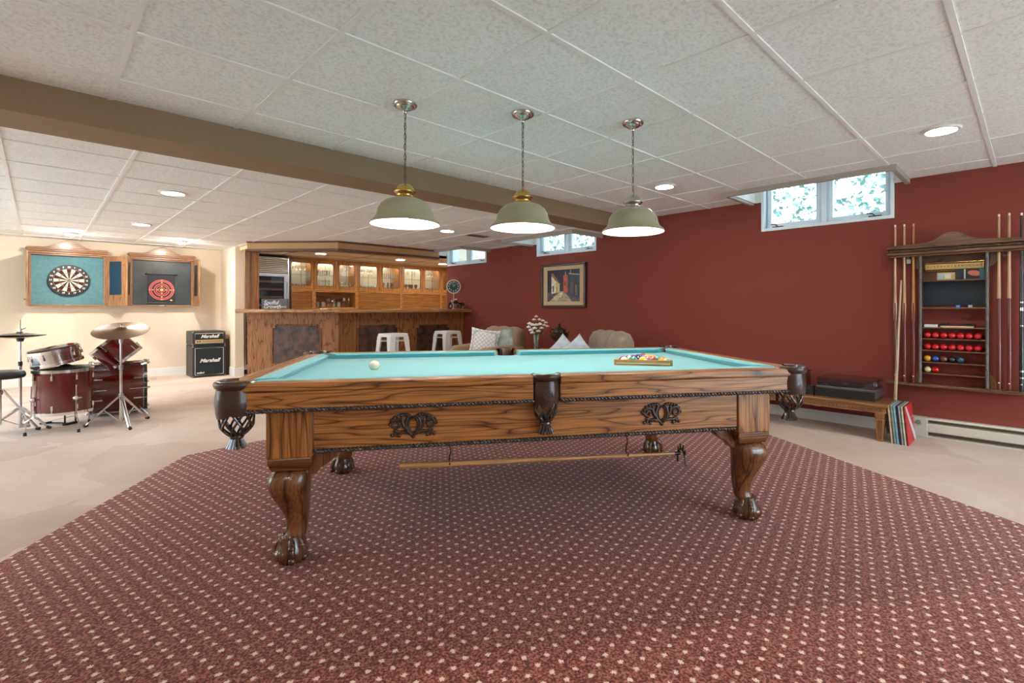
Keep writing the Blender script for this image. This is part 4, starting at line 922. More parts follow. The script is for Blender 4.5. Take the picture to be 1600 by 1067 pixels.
def dart_cab(x0, w_, label, inner_mat, la, ra_, left_in, right_in, name):
    t = thing(name, label, 'cabinet', (x0, DY, 0)); z0, z1 = 1.135, 1.885
    m_ = MB(); m_.box(0, w_, 0.085, 0.098, z0, z1); m_.box(0, 0.018, 0, 0.085, z0, z1); m_.box(w_-0.018, w_, 0, 0.085, z0, z1); m_.box(0.018, w_-0.018, 0, 0.085, z0, z0+0.02); m_.box(0.018, w_-0.018, 0, 0.085, z1-0.02, z1)
    m_.build('case', dcab_x, t, bevel=0.002)
    MB().box(0.018, w_-0.018, 0.045, 0.084, z0+0.02, z1-0.02).build('backing_board', inner_mat, t)
    pediment(t, w_, z1, 2.085, dcab_x)
    m_ = MB(); cx = w_/2; m_.tube([(cx-0.05, -0.004, z0+0.008), (cx-0.02, -0.018, z0+0.012), (cx+0.02, -0.018, z0+0.012), (cx+0.05, -0.004, z0+0.008)], 0.005, 6); m_.build('pull', chrome, t, smooth=True)
    dw = 0.40
    for side, ang, inn in ((0, la, left_in), (1, ra_, right_in)):
        hx = 0.004 if side == 0 else w_-0.004; sgn = -1 if side == 0 else 1
        a = math.radians(ang); ex = Vector((sgn*math.sin(a), -math.cos(a), 0)); ez = Vector((0, 0, 1)); ey = Vector((ex.y, -ex.x, 0)) if side == 0 else Vector((-ex.y, ex.x, 0))
        # ey points to the inner face of the door
        M = frameM((hx, -0.004, z0), ex, ey, ez)
        m_ = MB(); Hd = z1-z0; f_ = 0.085
        for bx_ in ((0, f_, 0, 0.018, 0, Hd), (dw-f_, dw, 0, 0.018, 0, Hd), (f_, dw-f_, 0, 0.018, 0, 0.17), (f_, dw-f_, 0, 0.018, Hd-0.08, Hd)): m_.box(*bx_)
        m_.xf(M); dm = m_.build('door', dcab_z, t, bevel=0.002)
        m_ = MB().box(f_, dw-f_, 0.004, 0.010, 0.17, Hd-0.08).xf(M); ip = m_.build('door_panel', inn, dm)
        m_ = MB(); m_.box(0.13, 0.27, 0.018, 0.045, 0.08, 0.10); m_.xf(M); m_.build('dart_shelf', dcab_x, dm, bevel=0.003)
        m_ = MB(); m_.box(0.0, 0.02, 0.017, 0.024, 0.10, 0.15); m_.box(0.0, 0.02, 0.017, 0.024, Hd-0.16, Hd-0.11); m_.xf(M); m_.build('hinge', brass, dm)
        if name == 'magnetic_target_cabinet' and side == 0:
            m_ = MB()
            for k in range(9): text_into(m_, '02468'[k % 5], 0.05, M @ frameM((0.19, 0.0108, 0.22+k*0.05), (-1, 0, 0), (0, 0, 1), (0, 1, 0)), 0.0006, 0, 0.001)
            m_.build('score_numbers', mat('chalk', (0.75, 0.75, 0.72), 0.8), ip)
    return t
navy = mat('navy_board', (0.006, 0.035, 0.07), 0.45); slatec = mat('chalk_grey', (0.05, 0.06, 0.065), 0.42, vary=0.5, vscale=3)
t = dart_cab(-0.09, 0.80, 'open wooden cabinet with a blue backing and bristle dartboard on the cream wall', mat('blue_felt', (0.11, 0.26, 0.30), 0.9, vary=0.12, vscale=30), 2, 32, blackp, navy, 'dartboard_cabinet')
db = thing('dartboard', 'round bristle dartboard with pale and maroon wedges in the open cabinet', 'dartboard', (0.315, DY+0.044, 1.51))
FM = frameM((0, 0, 0), (1, 0, 0), (0, 0, 1), (0, -1, 0)); R3 = FM.to_3x3()
dm = [mat('sisal_black', (0.03, 0.008, 0.010), 0.8), mat('sisal_cream', (0.75, 0.72, 0.55), 0.8), mat('sisal_red', (0.35, 0.04, 0.04), 0.8), mat('sisal_green', (0.05, 0.20, 0.13), 0.8), mat('ring_black', (0.015, 0.02, 0.03), 0.5)]
body = MB(); body.m = 4; body.lathe([(0.0001, -0.0), (0.225, -0.0), (0.225, 0.028), (0.17, 0.030)], 60, M=R3); body.build('surround', dm, db, smooth=True)
fc = MB(); radii = [0.0159, 0.099, 0.107, 0.162, 0.170]
for s in range(20):
    a0 = PI/2-PI/20-s*PI/10; a1 = a0+PI/10
    for r_ in range(4):
        r0, r1 = radii[r_], radii[r_+1]; mi = (0 if s % 2 == 0 else 1) if r_ in (0, 2) else (2 if s % 2 == 0 else 3)
        fc.m = mi; pts = [(r0*math.cos(a0+(a1-a0)*k/3), r0*math.sin(a0+(a1-a0)*k/3), 0.031) for k in range(4)]+[(r1*math.cos(a1-(a1-a0)*k/3), r1*math.sin(a1-(a1-a0)*k/3), 0.031) for k in range(4)]
        fc.quad(*[tuple(R3 @ Vector(p)) for p in pts])
for r0, r1, mi in ((0.0064, 0.0159, 3), (0.0, 0.0064, 2)):
    fc.m = mi; fc.lathe([(max(r0, 1e-4), 0.031), (r1, 0.031)], 20, M=R3)
fc.build('playing_face', dm, db)
wr = MB()
for r_ in radii: wr.torus((0, -0.032, 0), r_, 0.0008, 40, 4, R3)
for s in range(20): a = PI/20+s*PI/10; wr.tube([tuple(R3 @ Vector((0.016*math.cos(a), 0.016*math.sin(a), 0.032))), tuple(R3 @ Vector((0.17*math.cos(a), 0.17*math.sin(a), 0.032)))], 0.0008, 4)
wr.torus((0, -0.031, 0), 0.212, 0.0015, 48, 4, R3); wr.build('wire', chrome, db)
nb = MB()
for s, v_ in enumerate([20, 1, 18, 4, 13, 6, 10, 15, 2, 17, 3, 19, 7, 16, 8, 11, 14, 9, 12, 5]):
    a = PI/2-s*PI/10; text_into(nb, str(v_), 0.032, frameM((0.193*math.cos(a), -0.0315, 0.193*math.sin(a)), (1, 0, 0), (0, 0, 1), (0, -1, 0)), 0.0005, 0, 0.0014)
nb.build('numbers', mat('number_white', (0.82, 0.82, 0.8), 0.5), db)
t = dart_cab(1.01, 0.80, 'open wooden cabinet with a dark chalk-grey inside and hanging magnetic target on the cream wall', slatec, 12, 2, blackp, blackp, 'magnetic_target_cabinet')
mg_ = thing('magnetic_target', 'small black roll-down target with red rings hung inside the dark cabinet', 'target', (1.40, DY+0.03, 1.40))
MB().box(-0.175, 0.175, -0.002, 0.0, -0.21, 0.25).build('target_sheet', mat('sheet_black', (0.012, 0.016, 0.03), 0.6), mg_)
m_ = MB(); m_.cyl((-0.19, -0.004, 0.25), (0.19, -0.004, 0.25), 0.009, n=10); m_.ball((-0.195, -0.004, 0.25), 0.014, 10, 8); m_.ball((0.195, -0.004, 0.25), 0.014, 10, 8); m_.cyl((-0.175, -0.004, -0.21), (0.175, -0.004, -0.21), 0.005, n=8); m_.build('rod', blackp, mg_, smooth=True)
MB().tube([(-0.12, -0.004, 0.255), (-0.01, -0.004, 0.40), (0.12, -0.004, 0.255)], 0.002, 5).build('cord', blackp, mg_)
m_ = MB()
for r0, r1 in ((0.150, 0.165), (0.128, 0.142), (0.090, 0.104), (0.066, 0.078), (0.036, 0.046)): m_.lathe([(r0, 0.0028), (r1, 0.0028)], 48, M=R3)
m_.build('ring', mat('target_red', (0.65, 0.13, 0.11), 0.6), mg_)
m_ = MB(); m_.lathe([(0.0001, 0.003), (0.024, 0.003)], 24, M=R3)
for r_ in (0.056, 0.116, 0.155):
    for k in range(4): a = k*PI/2; m_.ball((r_*math.cos(a), -0.003, r_*math.sin(a)), 0.010, 8, 4, (1, 0.15, 1))
m_.quad((0.125, -0.003, -0.15), (0.145, -0.003, -0.165), (0.125, -0.003, -0.18), (0.105, -0.003, -0.165)); m_.build('gold_marking', mat('target_gold', (0.75, 0.52, 0.12), 0.5), mg_)
# wall switch
sw = thing('light_switch', 'white light switch on the cream wall beside the wine fridge', 'switch', (2.24, 9.62, 1.23)); MB().box(-0.006, 0, -0.036, 0.036, -0.058, 0.058).build('plate', white, sw, bevel=0.002); MB().box(-0.011, -0.006, -0.016, 0.016, -0.033, 0.033).build('rocker', white, sw, bevel=0.001)
# ------------------------------------------------------------------ amplifier-shaped fridge
am = thing('amplifier_stack', 'black amplifier cabinet with white script lettering and gold strip, standing against the cream wall', 'amplifier', (1.71, 9.45, 0))
tolex = mat('tolex_black', (0.028, 0.027, 0.027), 0.5, bump=0.3, bscale=300); cloth_m = mat('grille_cloth', (0.012, 0.02, 0.026), 0.8, bump=0.3, bscale=500); pipe_m = mat('piping_silver', (0.6, 0.6, 0.58), 0.4)
MB().box(0, 0.455, 0.02, 0.50, 0.0, 0.505).build('lower_cabinet', tolex, am, bevel=0.012, seg=3); MB().box(0, 0.455, 0.02, 0.50, 0.512, 0.735).build('upper_cabinet', tolex, am, bevel=0.012, seg=3)
MB().box(0.012, 0.443, 0.03, 0.49, 0.5, 0.516).build('gap_filler', blackp, am)
def framed(x0, x1, z0, z1, name, mt_):
    o = MB().box(x0, x1, 0.008, 0.025, z0, z1).build(name, mt_, am); m_ = MB(); m_.tube([(x0, 0.010, z0), (x1, 0.010, z0), (x1, 0.010, z1), (x0, 0.010, z1)], 0.005, 6, closed=True); m_.build('piping', pipe_m, o); return o
framed(0.035, 0.42, 0.04, 0.465, 'speaker_grille', cloth_m); framed(0.035, 0.42, 0.545, 0.70, 'head_grille', cloth_m)
cp = MB().box(0.038, 0.417, 0.004, 0.012, 0.548, 0.60).build('control_panel', mat('gold_panel', (0.62, 0.45, 0.2), 0.35, 0.3), am)
m_ = MB(); 
for x in (0.065, 0.095): m_.cyl((x, 0.004, 0.574), (x, -0.004, 0.574), 0.011, n=12)
for k in range(12): m_.cyl((0.14+k*0.023, 0.004, 0.574), (0.14+k*0.023, -0.004, 0.574), 0.006, n=8)
m_.build('control_knob', blackp, cp)
wl = mat('logo_white', (0.85, 0.85, 0.83), 0.4)
def ft(x, z): return frameM((x, 0.004, z), (1, 0, 0), (0, 0, 1), (0, -1, 0))
m_ = MB(); text_into(m_, 'Marshall', 0.072, ft(0.228, 0.652), 0.002, 0.4, 0.0022); m_.build('logo_lettering', wl, am)
m_ = MB(); text_into(m_, 'Marshall', 0.080, ft(0.228, 0.265), 0.002, 0.4, 0.0024); m_.build('logo_lettering', wl, am)
m_ = MB(); text_into(m_, 'milled', 0.04, ft(0.10, 0.075), 0.001, 0.4, 0.001); m_.build('small_lettering', wl, am)
m_ = MB()
for x in (0.012, 0.443):
    for z in (0.012, 0.49, 0.525, 0.722): m_.ball((x, 0.03, z), 0.016, 8, 6)
m_.build('corner_cap', mat('corner_grey', (0.2, 0.2, 0.2), 0.35, 0.6), am, smooth=True)
bx = thing('storage_box', 'narrow brown box with a tan top, standing between the black amplifier and the wall', 'box', (2.175, 9.55, 0)); MB().box(0, 0.055, 0, 0.4, 0, 0.60).build('carton', mat('box_brown', (0.07, 0.04, 0.02), 0.7), bx); MB().box(-0.002, 0.057, -0.004, 0.404, 0.60, 0.66).build('lid', mat('box_tan', (0.36, 0.22, 0.10), 0.7), bx, bevel=0.003)

# ------------------------------------------------------------------ drum kit
cherry = mat('cherry_lacquer', (0.11, 0.003, 0.004), 0.10, coat=1.0); head = mat('drum_head', (0.75, 0.72, 0.64), 0.5); bronze = mat('cymbal_bronze', (0.17, 0.09, 0.048), 0.30, 1.0)
dkcym = mat('cymbal_dark', (0.10, 0.08, 0.07), 0.25, 0.9); hoopb = mat('hoop_black', (0.012, 0.012, 0.014), 0.25, coat=0.5)
def drum(t, R, Ln, M, shell_m, hoop_m, lugs=8, lug_len=0.05, head_m=None, rodfull=False):
    """drum along local z of M, from 0 to Ln"""
    m_ = MB(); m_.lathe([(R, 0.012), (R, Ln-0.012)], 48); m_.xf(M); m_.build('shell', shell_m, t, smooth=True)
    for z, s in ((0.0, 1), (Ln, -1)):
        m_ = MB(); m_.lathe([(R-0.004, z), (R+0.010, z), (R+0.010, z+s*0.026), (R+0.001, z+s*0.026)], 48); m_.lathe([(R-0.004, z), (R-0.004, z+s*0.008), (R+0.001, z+s*0.026)], 48); m_.xf(M); m_.build('hoop', hoop_m, t, smooth=True, angle=30)
        m_ = MB(); m_.lathe([(0.0001, z+s*0.006), (R-0.003, z+s*0.006), (R-0.0005, z+s*0.012)], 48); m_.xf(M); m_.build('drum_head', head_m or head, t, smooth=True)
    for k in range(lugs):
        a = 2*PI*(k+0.5)/lugs; c_, s_ = math.cos(a), math.sin(a); q = R+0.007
        for z0, z1, ze in ((0.05, 0.05+lug_len, 0.0), (Ln-0.05-lug_len, Ln-0.05, Ln)):
            if Ln < 0.16 and ze == 0: continue
            m_ = MB(); m_.tube([(c_*q, s_*q, z0), (c_*q, s_*q, z1)], 0.009, 8); m_.tube([(c_*q, s_*q, (z0+z1)/2), (c_*(R+0.008), s_*(R+0.008), ze+(0.004 if ze == 0 else -0.004))], 0.0035, 6)
            m_.xf(M); m_.build('lug', chrome, t, smooth=True)
def axisM(o, z, x=None):
    z = Vector(z).normalized(); x = Vector(x) if x else z.orthogonal(); y = z.cross(x).normalized(); x = y.cross(z).normalized(); return frameM(o, x, y, z)
ft_ = thing('floor_tom', 'cherry red floor tom on three chrome legs, carrying the tilted snare drum', 'drum', (0.163, 6.31, 0))
drum(ft_, 0.203, 0.40, axisM((0, 0, 0.155), (0, 0, 1)), cherry, chrome, 8, 0.04)
for ax_, ay_ in ((-0.235, -0.10), (0.085, -0.24), (0.17, 0.18)):
    n_ = Vector((ax_, ay_, 0)).normalized(); q = n_*0.225; m_ = MB()
    m_.tube([tuple(q+Vector((0, 0, 0.42))), tuple(q+Vector((0, 0, 0.17))), tuple(n_*0.235+Vector((0, 0, 0.13))), tuple(n_*0.262+Vector((0, 0, 0.10))), tuple(n_*0.266+Vector((0, 0, 0.02)))], 0.0055, 8)
    lg = m_.build('leg', chrome, ft_, smooth=True); MB().cyl(tuple(n_*0.266), tuple(n_*0.266+Vector((0, 0, 0.028))), 0.013, 0.010, 10).build('rubber_foot', rubber, lg, smooth=True)
    m_ = MB(); m_.ball(tuple(n_*0.213+Vector((0, 0, 0.30))), 0.022, 10, 8); m_.tube([tuple(q+Vector((0, 0, 0.30))), tuple(q+Vector((n_.y*-0.04, n_.x*0.04, 0.30)))], 0.006, 6); m_.build('leg_bracket', chrome, ft_, smooth=True)
cy = MB().lathe([(0.008, 0.03), (0.03, 0.026), (0.045, 0.014), (0.13, 0.008), (0.185, 0.0), (0.185, -0.0015), (0.045, 0.012), (0.008, 0.027)], 48).build('resting_cymbal', dkcym, smooth=True, angle=60)
cy.location = (0.175, 6.315, 0.563); cy.rotation_euler = (0.0, math.radians(-3.0), 0); tag(cy, 'dark cymbal lying on the floor tom under the snare drum', 'cymbal')
sn_c = Vector((0.125, 6.34, 0.600)); sn = thing('snare_drum', 'chrome snare drum lying tilted on top of the red floor tom', 'drum', sn_c)
Msn = axisM((0, 0, 0), (-0.20, -0.03, 0.97)); drum(sn, 0.172, 0.14, Msn, mat('snare_chrome', (0.62, 0.6, 0.58), 0.12, 1.0), chrome, 10, 0.03, mat('head_dark', (0.10, 0.09, 0.08), 0.5))
hh_ = MB().lathe([(0.03, 0.012), (0.05, 0.006), (0.17, 0.0), (0.17, -0.0015), (0.05, 0.004), (0.03, 0.010)], 40).xf(Msn @ Matrix.Translation((-0.005, 0.0, 0.150))).build('thin_cymbal', dkcym, smooth=True); hh_.location = sn_c; tag(hh_, 'thin dark cymbal resting on the tilted snare drum head', 'cymbal')
rg = MB().ball((0, 0, 0), 0.028, 14, 8, (1, 1, 0.35)).build('red_cloth_pad', mat('pad_red', (0.3, 0.02, 0.03), 0.9), smooth=True); rg.location = sn_c+Vector((0.085, -0.05, 0.176)); tag(rg, 'small red pad on top of the tilted snare drum', 'pad')
bd = thing('bass_drum', 'large cherry red bass drum lying on its side with black hoops', 'drum', (0.60, 6.82, 0.285))
Mb = axisM((-0.235, 0.05, 0), (1, -0.10, 0)); drum(bd, 0.262, 0.46, Mb, cherry, hoopb, 8, 0.06, mat('head_black', (0.02, 0.02, 0.022), 0.3))
m_ = MB()
for z in (0.03, 0.43):
    m_.torus((0, 0, z), 0.2685, 0.004, 48, 6)
m_.xf(Mb); m_.build('chrome_band', chrome, bd, smooth=True)
for k in range(6):
    a = 2*PI*(k+0.25)/6; m_ = MB(); c_, s_ = math.cos(a), math.sin(a)
    for z0, z1 in ((-0.01, 0.14), (0.32, 0.47)): m_ = MB(); m_.tube([(c_*0.285, s_*0.285, z0), (c_*0.285, s_*0.285, z1)], 0.0045, 6); m_.ball((c_*0.283, s_*0.283, z0 if z0 < 0 else z1), 0.014, 8, 6, (1, 1, 1)); m_.xf(Mb); m_.build('tension_rod', chrome, bd, smooth=True)
for s in (-1, 1):
    MB().tube([(0.14, -0.18*s if s > 0 else 0.2, -0.20), (0.20, -0.30*s, -0.275)], 0.006, 6).build('spur', chrome, bd)
tm = thing('rack_tom', 'cherry red tom drum tilted above the bass drum behind the cymbal', 'drum', (0.56, 6.72, 0.645))
Mt_ = axisM((0.09, -0.01, -0.075), (-0.66, 0.13, 0.74)); drum(tm, 0.165, 0.255, Mt_, cherry, chrome, 6, 0.035)
MB().tube([(0.0, 0.02, -0.08), (-0.01, 0.06, -0.06), (-0.02, 0.09, 0.0)], 0.011, 8).build('mount_arm', chrome, tm, smooth=True)
def tripod(t, H_, R, hub, foot_az, zb=0.10, w_=0.006):
    for a in foot_az:
        a = math.radians(a); d = Vector((math.cos(a), math.sin(a), 0)); s_ = Vector((-d.y, d.x, 0)); m_ = MB()
        for k in (-1, 1): m_.tube([tuple(d*0.02+s_*k*0.010+Vector((0, 0, hub))), tuple(d*R+s_*k*0.006+Vector((0, 0, 0.015)))], w_, 6)
        m_.tube([tuple(d*0.015+Vector((0, 0, zb))), tuple(d*R*0.48+Vector((0, 0, hub-(hub-0.015)*0.48)))], w_*0.8, 6)
        lg = m_.build('leg', chrome, t, smooth=True); MB().tube([tuple(d*(R-0.015)+Vector((0, 0, 0.022))), tuple(d*(R+0.012)+Vector((0, 0, 0.014)))], 0.014, 8).build('rubber_foot', rubber, lg, smooth=True)
cs = thing('cymbal_stand', 'chrome tripod cymbal stand in front of the bass drum', 'stand', (0.545, 6.10, 0)); tripod(cs, 0.9, 0.275, 0.275, (150, 278, 38), 0.045, 0.007)
MB().cyl((0, 0, 0.03), (0, 0, 0.55), 0.0125).cyl((0, 0, 0.55), (0, 0, 0.79), 0.0095).build('tube', chrome, cs, smooth=True)
MB().cyl((0, 0, 0.53), (0, 0, 0.57), 0.017).cyl((0, 0, 0.26), (0, 0, 0.30), 0.02).cyl((0, 0, 0.775), (0, 0, 0.81), 0.015).build('clamp', steel, cs, smooth=True)
MB().cyl((0, 0, 0.80), (0.0, 0, 0.95), 0.005).ball((0, 0, 0.95), 0.010, 8, 6).build('cymbal_rod', chrome, cs, smooth=True)
def cymbal(name, r, loc, nrm, label, m_m, bell=0.05):
    M = axisM((0, 0, 0), nrm)
    o = MB().lathe([(0.006, bell*0.5), (bell*0.5, bell*0.45), (bell*0.9, bell*0.18), (bell, 0.008), (r*0.6, 0.0), (r, -0.012), (r, -0.0135), (r*0.6, -0.0015), (bell, 0.0065), (bell*0.9, bell*0.16), (bell*0.5, bell*0.42), (0.006, bell*0.46)], 56).xf(M).build(name, m_m, smooth=True, angle=70)
    o.location = loc; tag(o, label, 'cymbal'); return o
cymbal('crash_cymbal', 0.215, (0.545, 6.10, 0.905), (-0.12, -0.32, 0.94), 'bronze crash cymbal tilted on the tripod stand above the tom', bronze)
hs = thing('hi_hat_stand', 'chrome hi-hat stand with its rod, behind the drum stool', 'stand', (-0.115, 6.55, 0)); tripod(hs, 0.8, 0.24, 0.20, (80, 200, 320), 0.05, 0.006)
MB().cyl((0, 0, 0.02), (0, 0, 0.60), 0.0115).cyl((0, 0, 0.60), (0, 0, 0.82), 0.009).build('tube', chrome, hs, smooth=True)
MB().cyl((0, 0, 0.82), (0, 0, 1.0), 0.0035, n=8).cyl((0, 0, 0.885), (0, 0, 0.92), 0.011, n=10).tube([(0.0, 0, 0.905), (0.035, -0.01, 0.925)], 0.006, 6).build('pull_rod', chrome, hs, smooth=True)
MB().cyl((0, 0, 0.80), (0, 0, 0.825), 0.02, 0.028, 14).cyl((0, 0, 0.58), (0, 0, 0.62), 0.015).build('hat_cup', mat('cup_dark', (0.08, 0.07, 0.06), 0.4, 0.6), hs, smooth=True)
MB().prism([(-0.035, 0.0), (0.035, 0.0), (0.03, 0.24), (-0.03, 0.24)], 0.0, 0.012, lambda x, y, h_: (x+0.03, -0.03-y, 0.02+h_+0.0*y+y*0.25)).build('pedal', steel, hs)
cymbal('hi_hat_cymbal', 0.172, (-0.115, 6.55, 0.870), (0.02, 0.03, 1), 'upper hi-hat cymbal on the stand behind the drum stool', dkcym, 0.04)
o = cymbal('hi_hat_cymbal', 0.172, (-0.115, 6.55, 0.840), (0.02, 0.03, -1), 'lower hi-hat cymbal facing down on the stand behind the drum stool', bronze, 0.04)
th = thing('drum_throne', 'round black drum stool on a chrome tripod at the edge of the picture', 'stool', (-0.235, 6.32, 0))
MB().lathe([(0.0001, 0.562), (0.12, 0.562), (0.152, 0.553), (0.160, 0.535), (0.160, 0.512), (0.150, 0.500), (0.0001, 0.496)], 40).build('seat', mat('seat_vinyl', (0.02, 0.02, 0.02), 0.45), th, smooth=True, angle=60)
MB().cyl((0, 0, 0.10), (0, 0, 0.50), 0.014).cyl((0, 0, 0.36), (0, 0, 0.40), 0.022).build('post', chrome, th, smooth=True); tripod(th, 0.5, 0.25, 0.40, (20, 140, 255), 0.14, 0.0075)
bp_ = thing('bass_drum_pedal', 'folded dark metal drum pedal on the carpet under the floor tom', 'pedal', (0.14, 6.62, 0), math.radians(-50)); MB().prism([(-0.03, 0), (0.03, 0), (0.04, 0.28), (-0.04, 0.28)], 0, 0.008, lambda x, y, h_: (y-0.14, x, 0.012+h_+y*0.22)).build('footboard', steel, bp_)
MB().box(0.10, 0.13, -0.06, 0.06, 0.0, 0.02).box(-0.16, -0.12, -0.04, 0.04, 0, 0.014).tube([(0.115, -0.05, 0.02), (0.115, -0.05, 0.20)], 0.007, 6).tube([(0.115, 0.05, 0.02), (0.115, 0.05, 0.20)], 0.007, 6).tube([(0.115, -0.055, 0.19), (0.115, 0.055, 0.19)], 0.006, 6).tube([(-0.14, 0, 0.01), (0.115, 0, 0.012)], 0.006, 6).build('pedal_frame', mat('pedal_black', (0.03, 0.03, 0.035), 0.4, 0.5), bp_)

# ------------------------------------------------------------------ armchairs and side tables
def armchair(x, y, rz, col, label):
    m0 = mat('upholstery_'+col[0], col[1], 0.95, bump=0.4, bscale=160, vary=0.15, vscale=14, sheen=0.3)
    t = thing('armchair', label, 'armchair', (x, y, 0), rz)      # local +x is the way it faces
    MB().box(-0.36, 0.42, -0.40, 0.40, 0.03, 0.26).build('base', m0, t, bevel=0.04, seg=3)
    MB().box(-0.20, 0.44, -0.27, 0.27, 0.26, 0.43).build('seat_cushion', m0, t, bevel=0.05, seg=4)
    for s in (-1, 1):
        m_ = MB(); m_.tube([(-0.30, s*0.34, 0.50), (0.0, s*0.34, 0.51), (0.34, s*0.34, 0.49), (0.40, s*0.34, 0.44)], [0.085, 0.09, 0.09, 0.06], 16); m_.box(-0.32, 0.36, s*0.34-0.06, s*0.34+0.06, 0.2, 0.47); m_.build('armrest', m0, t, smooth=True, angle=60)
    # rolled backrest in three padded flutes, one mesh with channels
    prof = [(-0.20, 0.30), (-0.16, 0.50), (-0.15, 0.66), (-0.17, 0.76), (-0.215, 0.825), (-0.28, 0.845), (-0.345, 0.82), (-0.385, 0.75), (-0.395, 0.60), (-0.385, 0.30)]
    nv = 43; vs = []
    for j in range(nv):
        q = -1+2*j/(nv-1); fl = abs(math.sin(PI*1.5*(q+1)/1.0)); k = 0.93+0.07*fl**0.3
        edge = 1-0.16*abs(q)**8; yw = q*0.385
        for px_, pz in prof:
            cx, cz = -0.27, 0.55; vs.append((cx+(px_-cx)*k*(1-0.25*abs(q)**10), yw, cz+(pz-cz)*(k if pz > cz else 1)*edge))
    P_ = len(prof); fs = [(j*P_+i, j*P_+i+1, (j+1)*P_+i+1, (j+1)*P_+i) for j in range(nv-1) for i in range(P_-1)]+[tuple(range(P_)), tuple((nv-1)*P_+i for i in range(P_-1, -1, -1))]
    fs += [(j*P_+P_-1, j*P_, (j+1)*P_, (j+1)*P_+P_-1) for j in range(nv-1)]
    MB().add(vs, fs).build('backrest', m0, t, smooth=True, angle=75)
    return t
armchair(4.48, 5.50, math.radians(178), ('tan', (0.30, 0.19, 0.11)), 'tan fluted armchair with a rolled back next to the bar stools')
armchair(4.50, 3.68, math.radians(157), ('grey', (0.30, 0.235, 0.185)), 'taupe grey fluted armchair with a rolled back, below and beyond the far corner pocket')
def pillow(x, y, z, rz, tilt, s, m_m, label):
    n = 14; vs = []
    for sgn in (1, -1):
        for i in range(n+1):
            for j in range(n+1):
                u, v_ = -1+2*i/n, -1+2*j/n; hgt = ((1-u*u)*(1-v_*v_))**0.45*0.34; px_ = u*(1-0.10*(1-v_*v_)); py_ = v_*(1-0.10*(1-u*u)); vs.append((px_*s/2, sgn*hgt*s*0.28, py_*s/2))
    K = (n+1)**2; fs = []
    for a in (0, 1):
        for i in range(n):
            for j in range(n): q = a*K+i*(n+1)+j; fs.append((q, q+1, q+n+2, q+n+1))
    o = MB().add(vs, fs).build('throw_pillow', m_m, smooth=True, angle=80); o.location = (x, y, z); o.rotation_euler = tilt+(rz,) if len(tilt) == 2 else tilt
    tag(o, label, 'pillow'); return o
def patmat(name, c1, c2, sc_):
    m, nt, b = newmat(name); L = nt.links.new; tc = N(nt, 'ShaderNodeTexCoord'); mp = N(nt, 'ShaderNodeMapping'); mp.inputs['Rotation'].default_value = (0, math.radians(45), 0); mp.inputs['Scale'].default_value = (sc_,)*3; L(tc.outputs['Object'], mp.inputs[0])
    w1 = N(nt, 'ShaderNodeTexChecker'); w1.inputs['Scale'].default_value = 1; w1.inputs['Color1'].default_value = (*c1, 1); w1.inputs['Color2'].default_value = (*c2, 1); L(mp.outputs[0], w1.inputs['Vector'])
    v = N(nt, 'ShaderNodeTexVoronoi', feature='DISTANCE_TO_EDGE'); v.inputs['Scale'].default_value = 1.2; v.inputs['Randomness'].default_value = 0.1; L(mp.outputs[0], v.inputs['Vector'])
    r = ramp(nt, [(0.04, c2), (0.12, c1)]); L(v.outputs['Distance'], r.inputs[0]); L(r.outputs[0], b.inputs['Base Color']); b.inputs['Roughness'].default_value = 0.9; return m
pw = patmat('pillow_lattice', (0.78, 0.76, 0.74), (0.42, 0.40, 0.42), 20); pg = mat('pillow_sage', (0.40, 0.47, 0.44), 0.9, vary=0.5, vscale=9); pb = mat('pillow_white', (0.66, 0.72, 0.78), 0.9, vary=0.2, vscale=14)
pillow(4.26, 5.33, 0.63, math.radians(-42), (math.radians(-14), math.radians(8)), 0.40, pw, 'white throw pillow with grey lattice pattern on the tan armchair')
pillow(4.50, 5.25, 0.62, math.radians(-30), (math.radians(-12), math.radians(-8)), 0.40, pg, 'sage grey throw pillow tucked beside the lattice pillow on the tan armchair')
pillow(4.42, 4.02, 0.585, math.radians(-50), (0.0, math.radians(43)), 0.31, pb, 'pale throw pillow standing on its corner, further from the taupe armchair back')
pillow(4.50, 3.86, 0.585, math.radians(-50), (0.0, math.radians(50)), 0.31, pb, 'pale throw pillow leaning on the taupe armchair back')
st = thing('side_table', 'dark wooden side table between the two armchairs', 'table', (4.80, 4.62, 0)); MB().box(-0.28, 0.28, -0.28, 0.42, 0.50, 0.53).build('tabletop', oak_y, st, bevel=0.006)
for sx in (-1, 1):
    for sy in (-0.25, 0.39): MB().cyl((sx*0.25, sy, 0), (sx*0.25, sy, 0.5), 0.016, 0.022, 10).build('leg', oak_z, st, smooth=True)
vz = thing('glass_vase', 'tall clear glass vase with green stems on the side table', 'vase', (4.75, 4.82, 0.531)); MB().lathe([(0.0001, 0.003), (0.040, 0.003), (0.043, 0.0), (0.043, 0.01), (0.038, 0.10), (0.046, 0.22), (0.044, 0.22), (0.036, 0.10), (0.040, 0.012)], 28).build('vase_body', glassmat('vase_glass', (0.9, 0.97, 0.92), 0.25), vz, smooth=True)
random.seed(21)
fl_white = mat('petal_white', (0.85, 0.84, 0.78), 0.7); fl_pink = mat('petal_blush', (0.82, 0.66, 0.56), 0.7); stem_m = mat('stem_green', (0.10, 0.24, 0.05), 0.6)
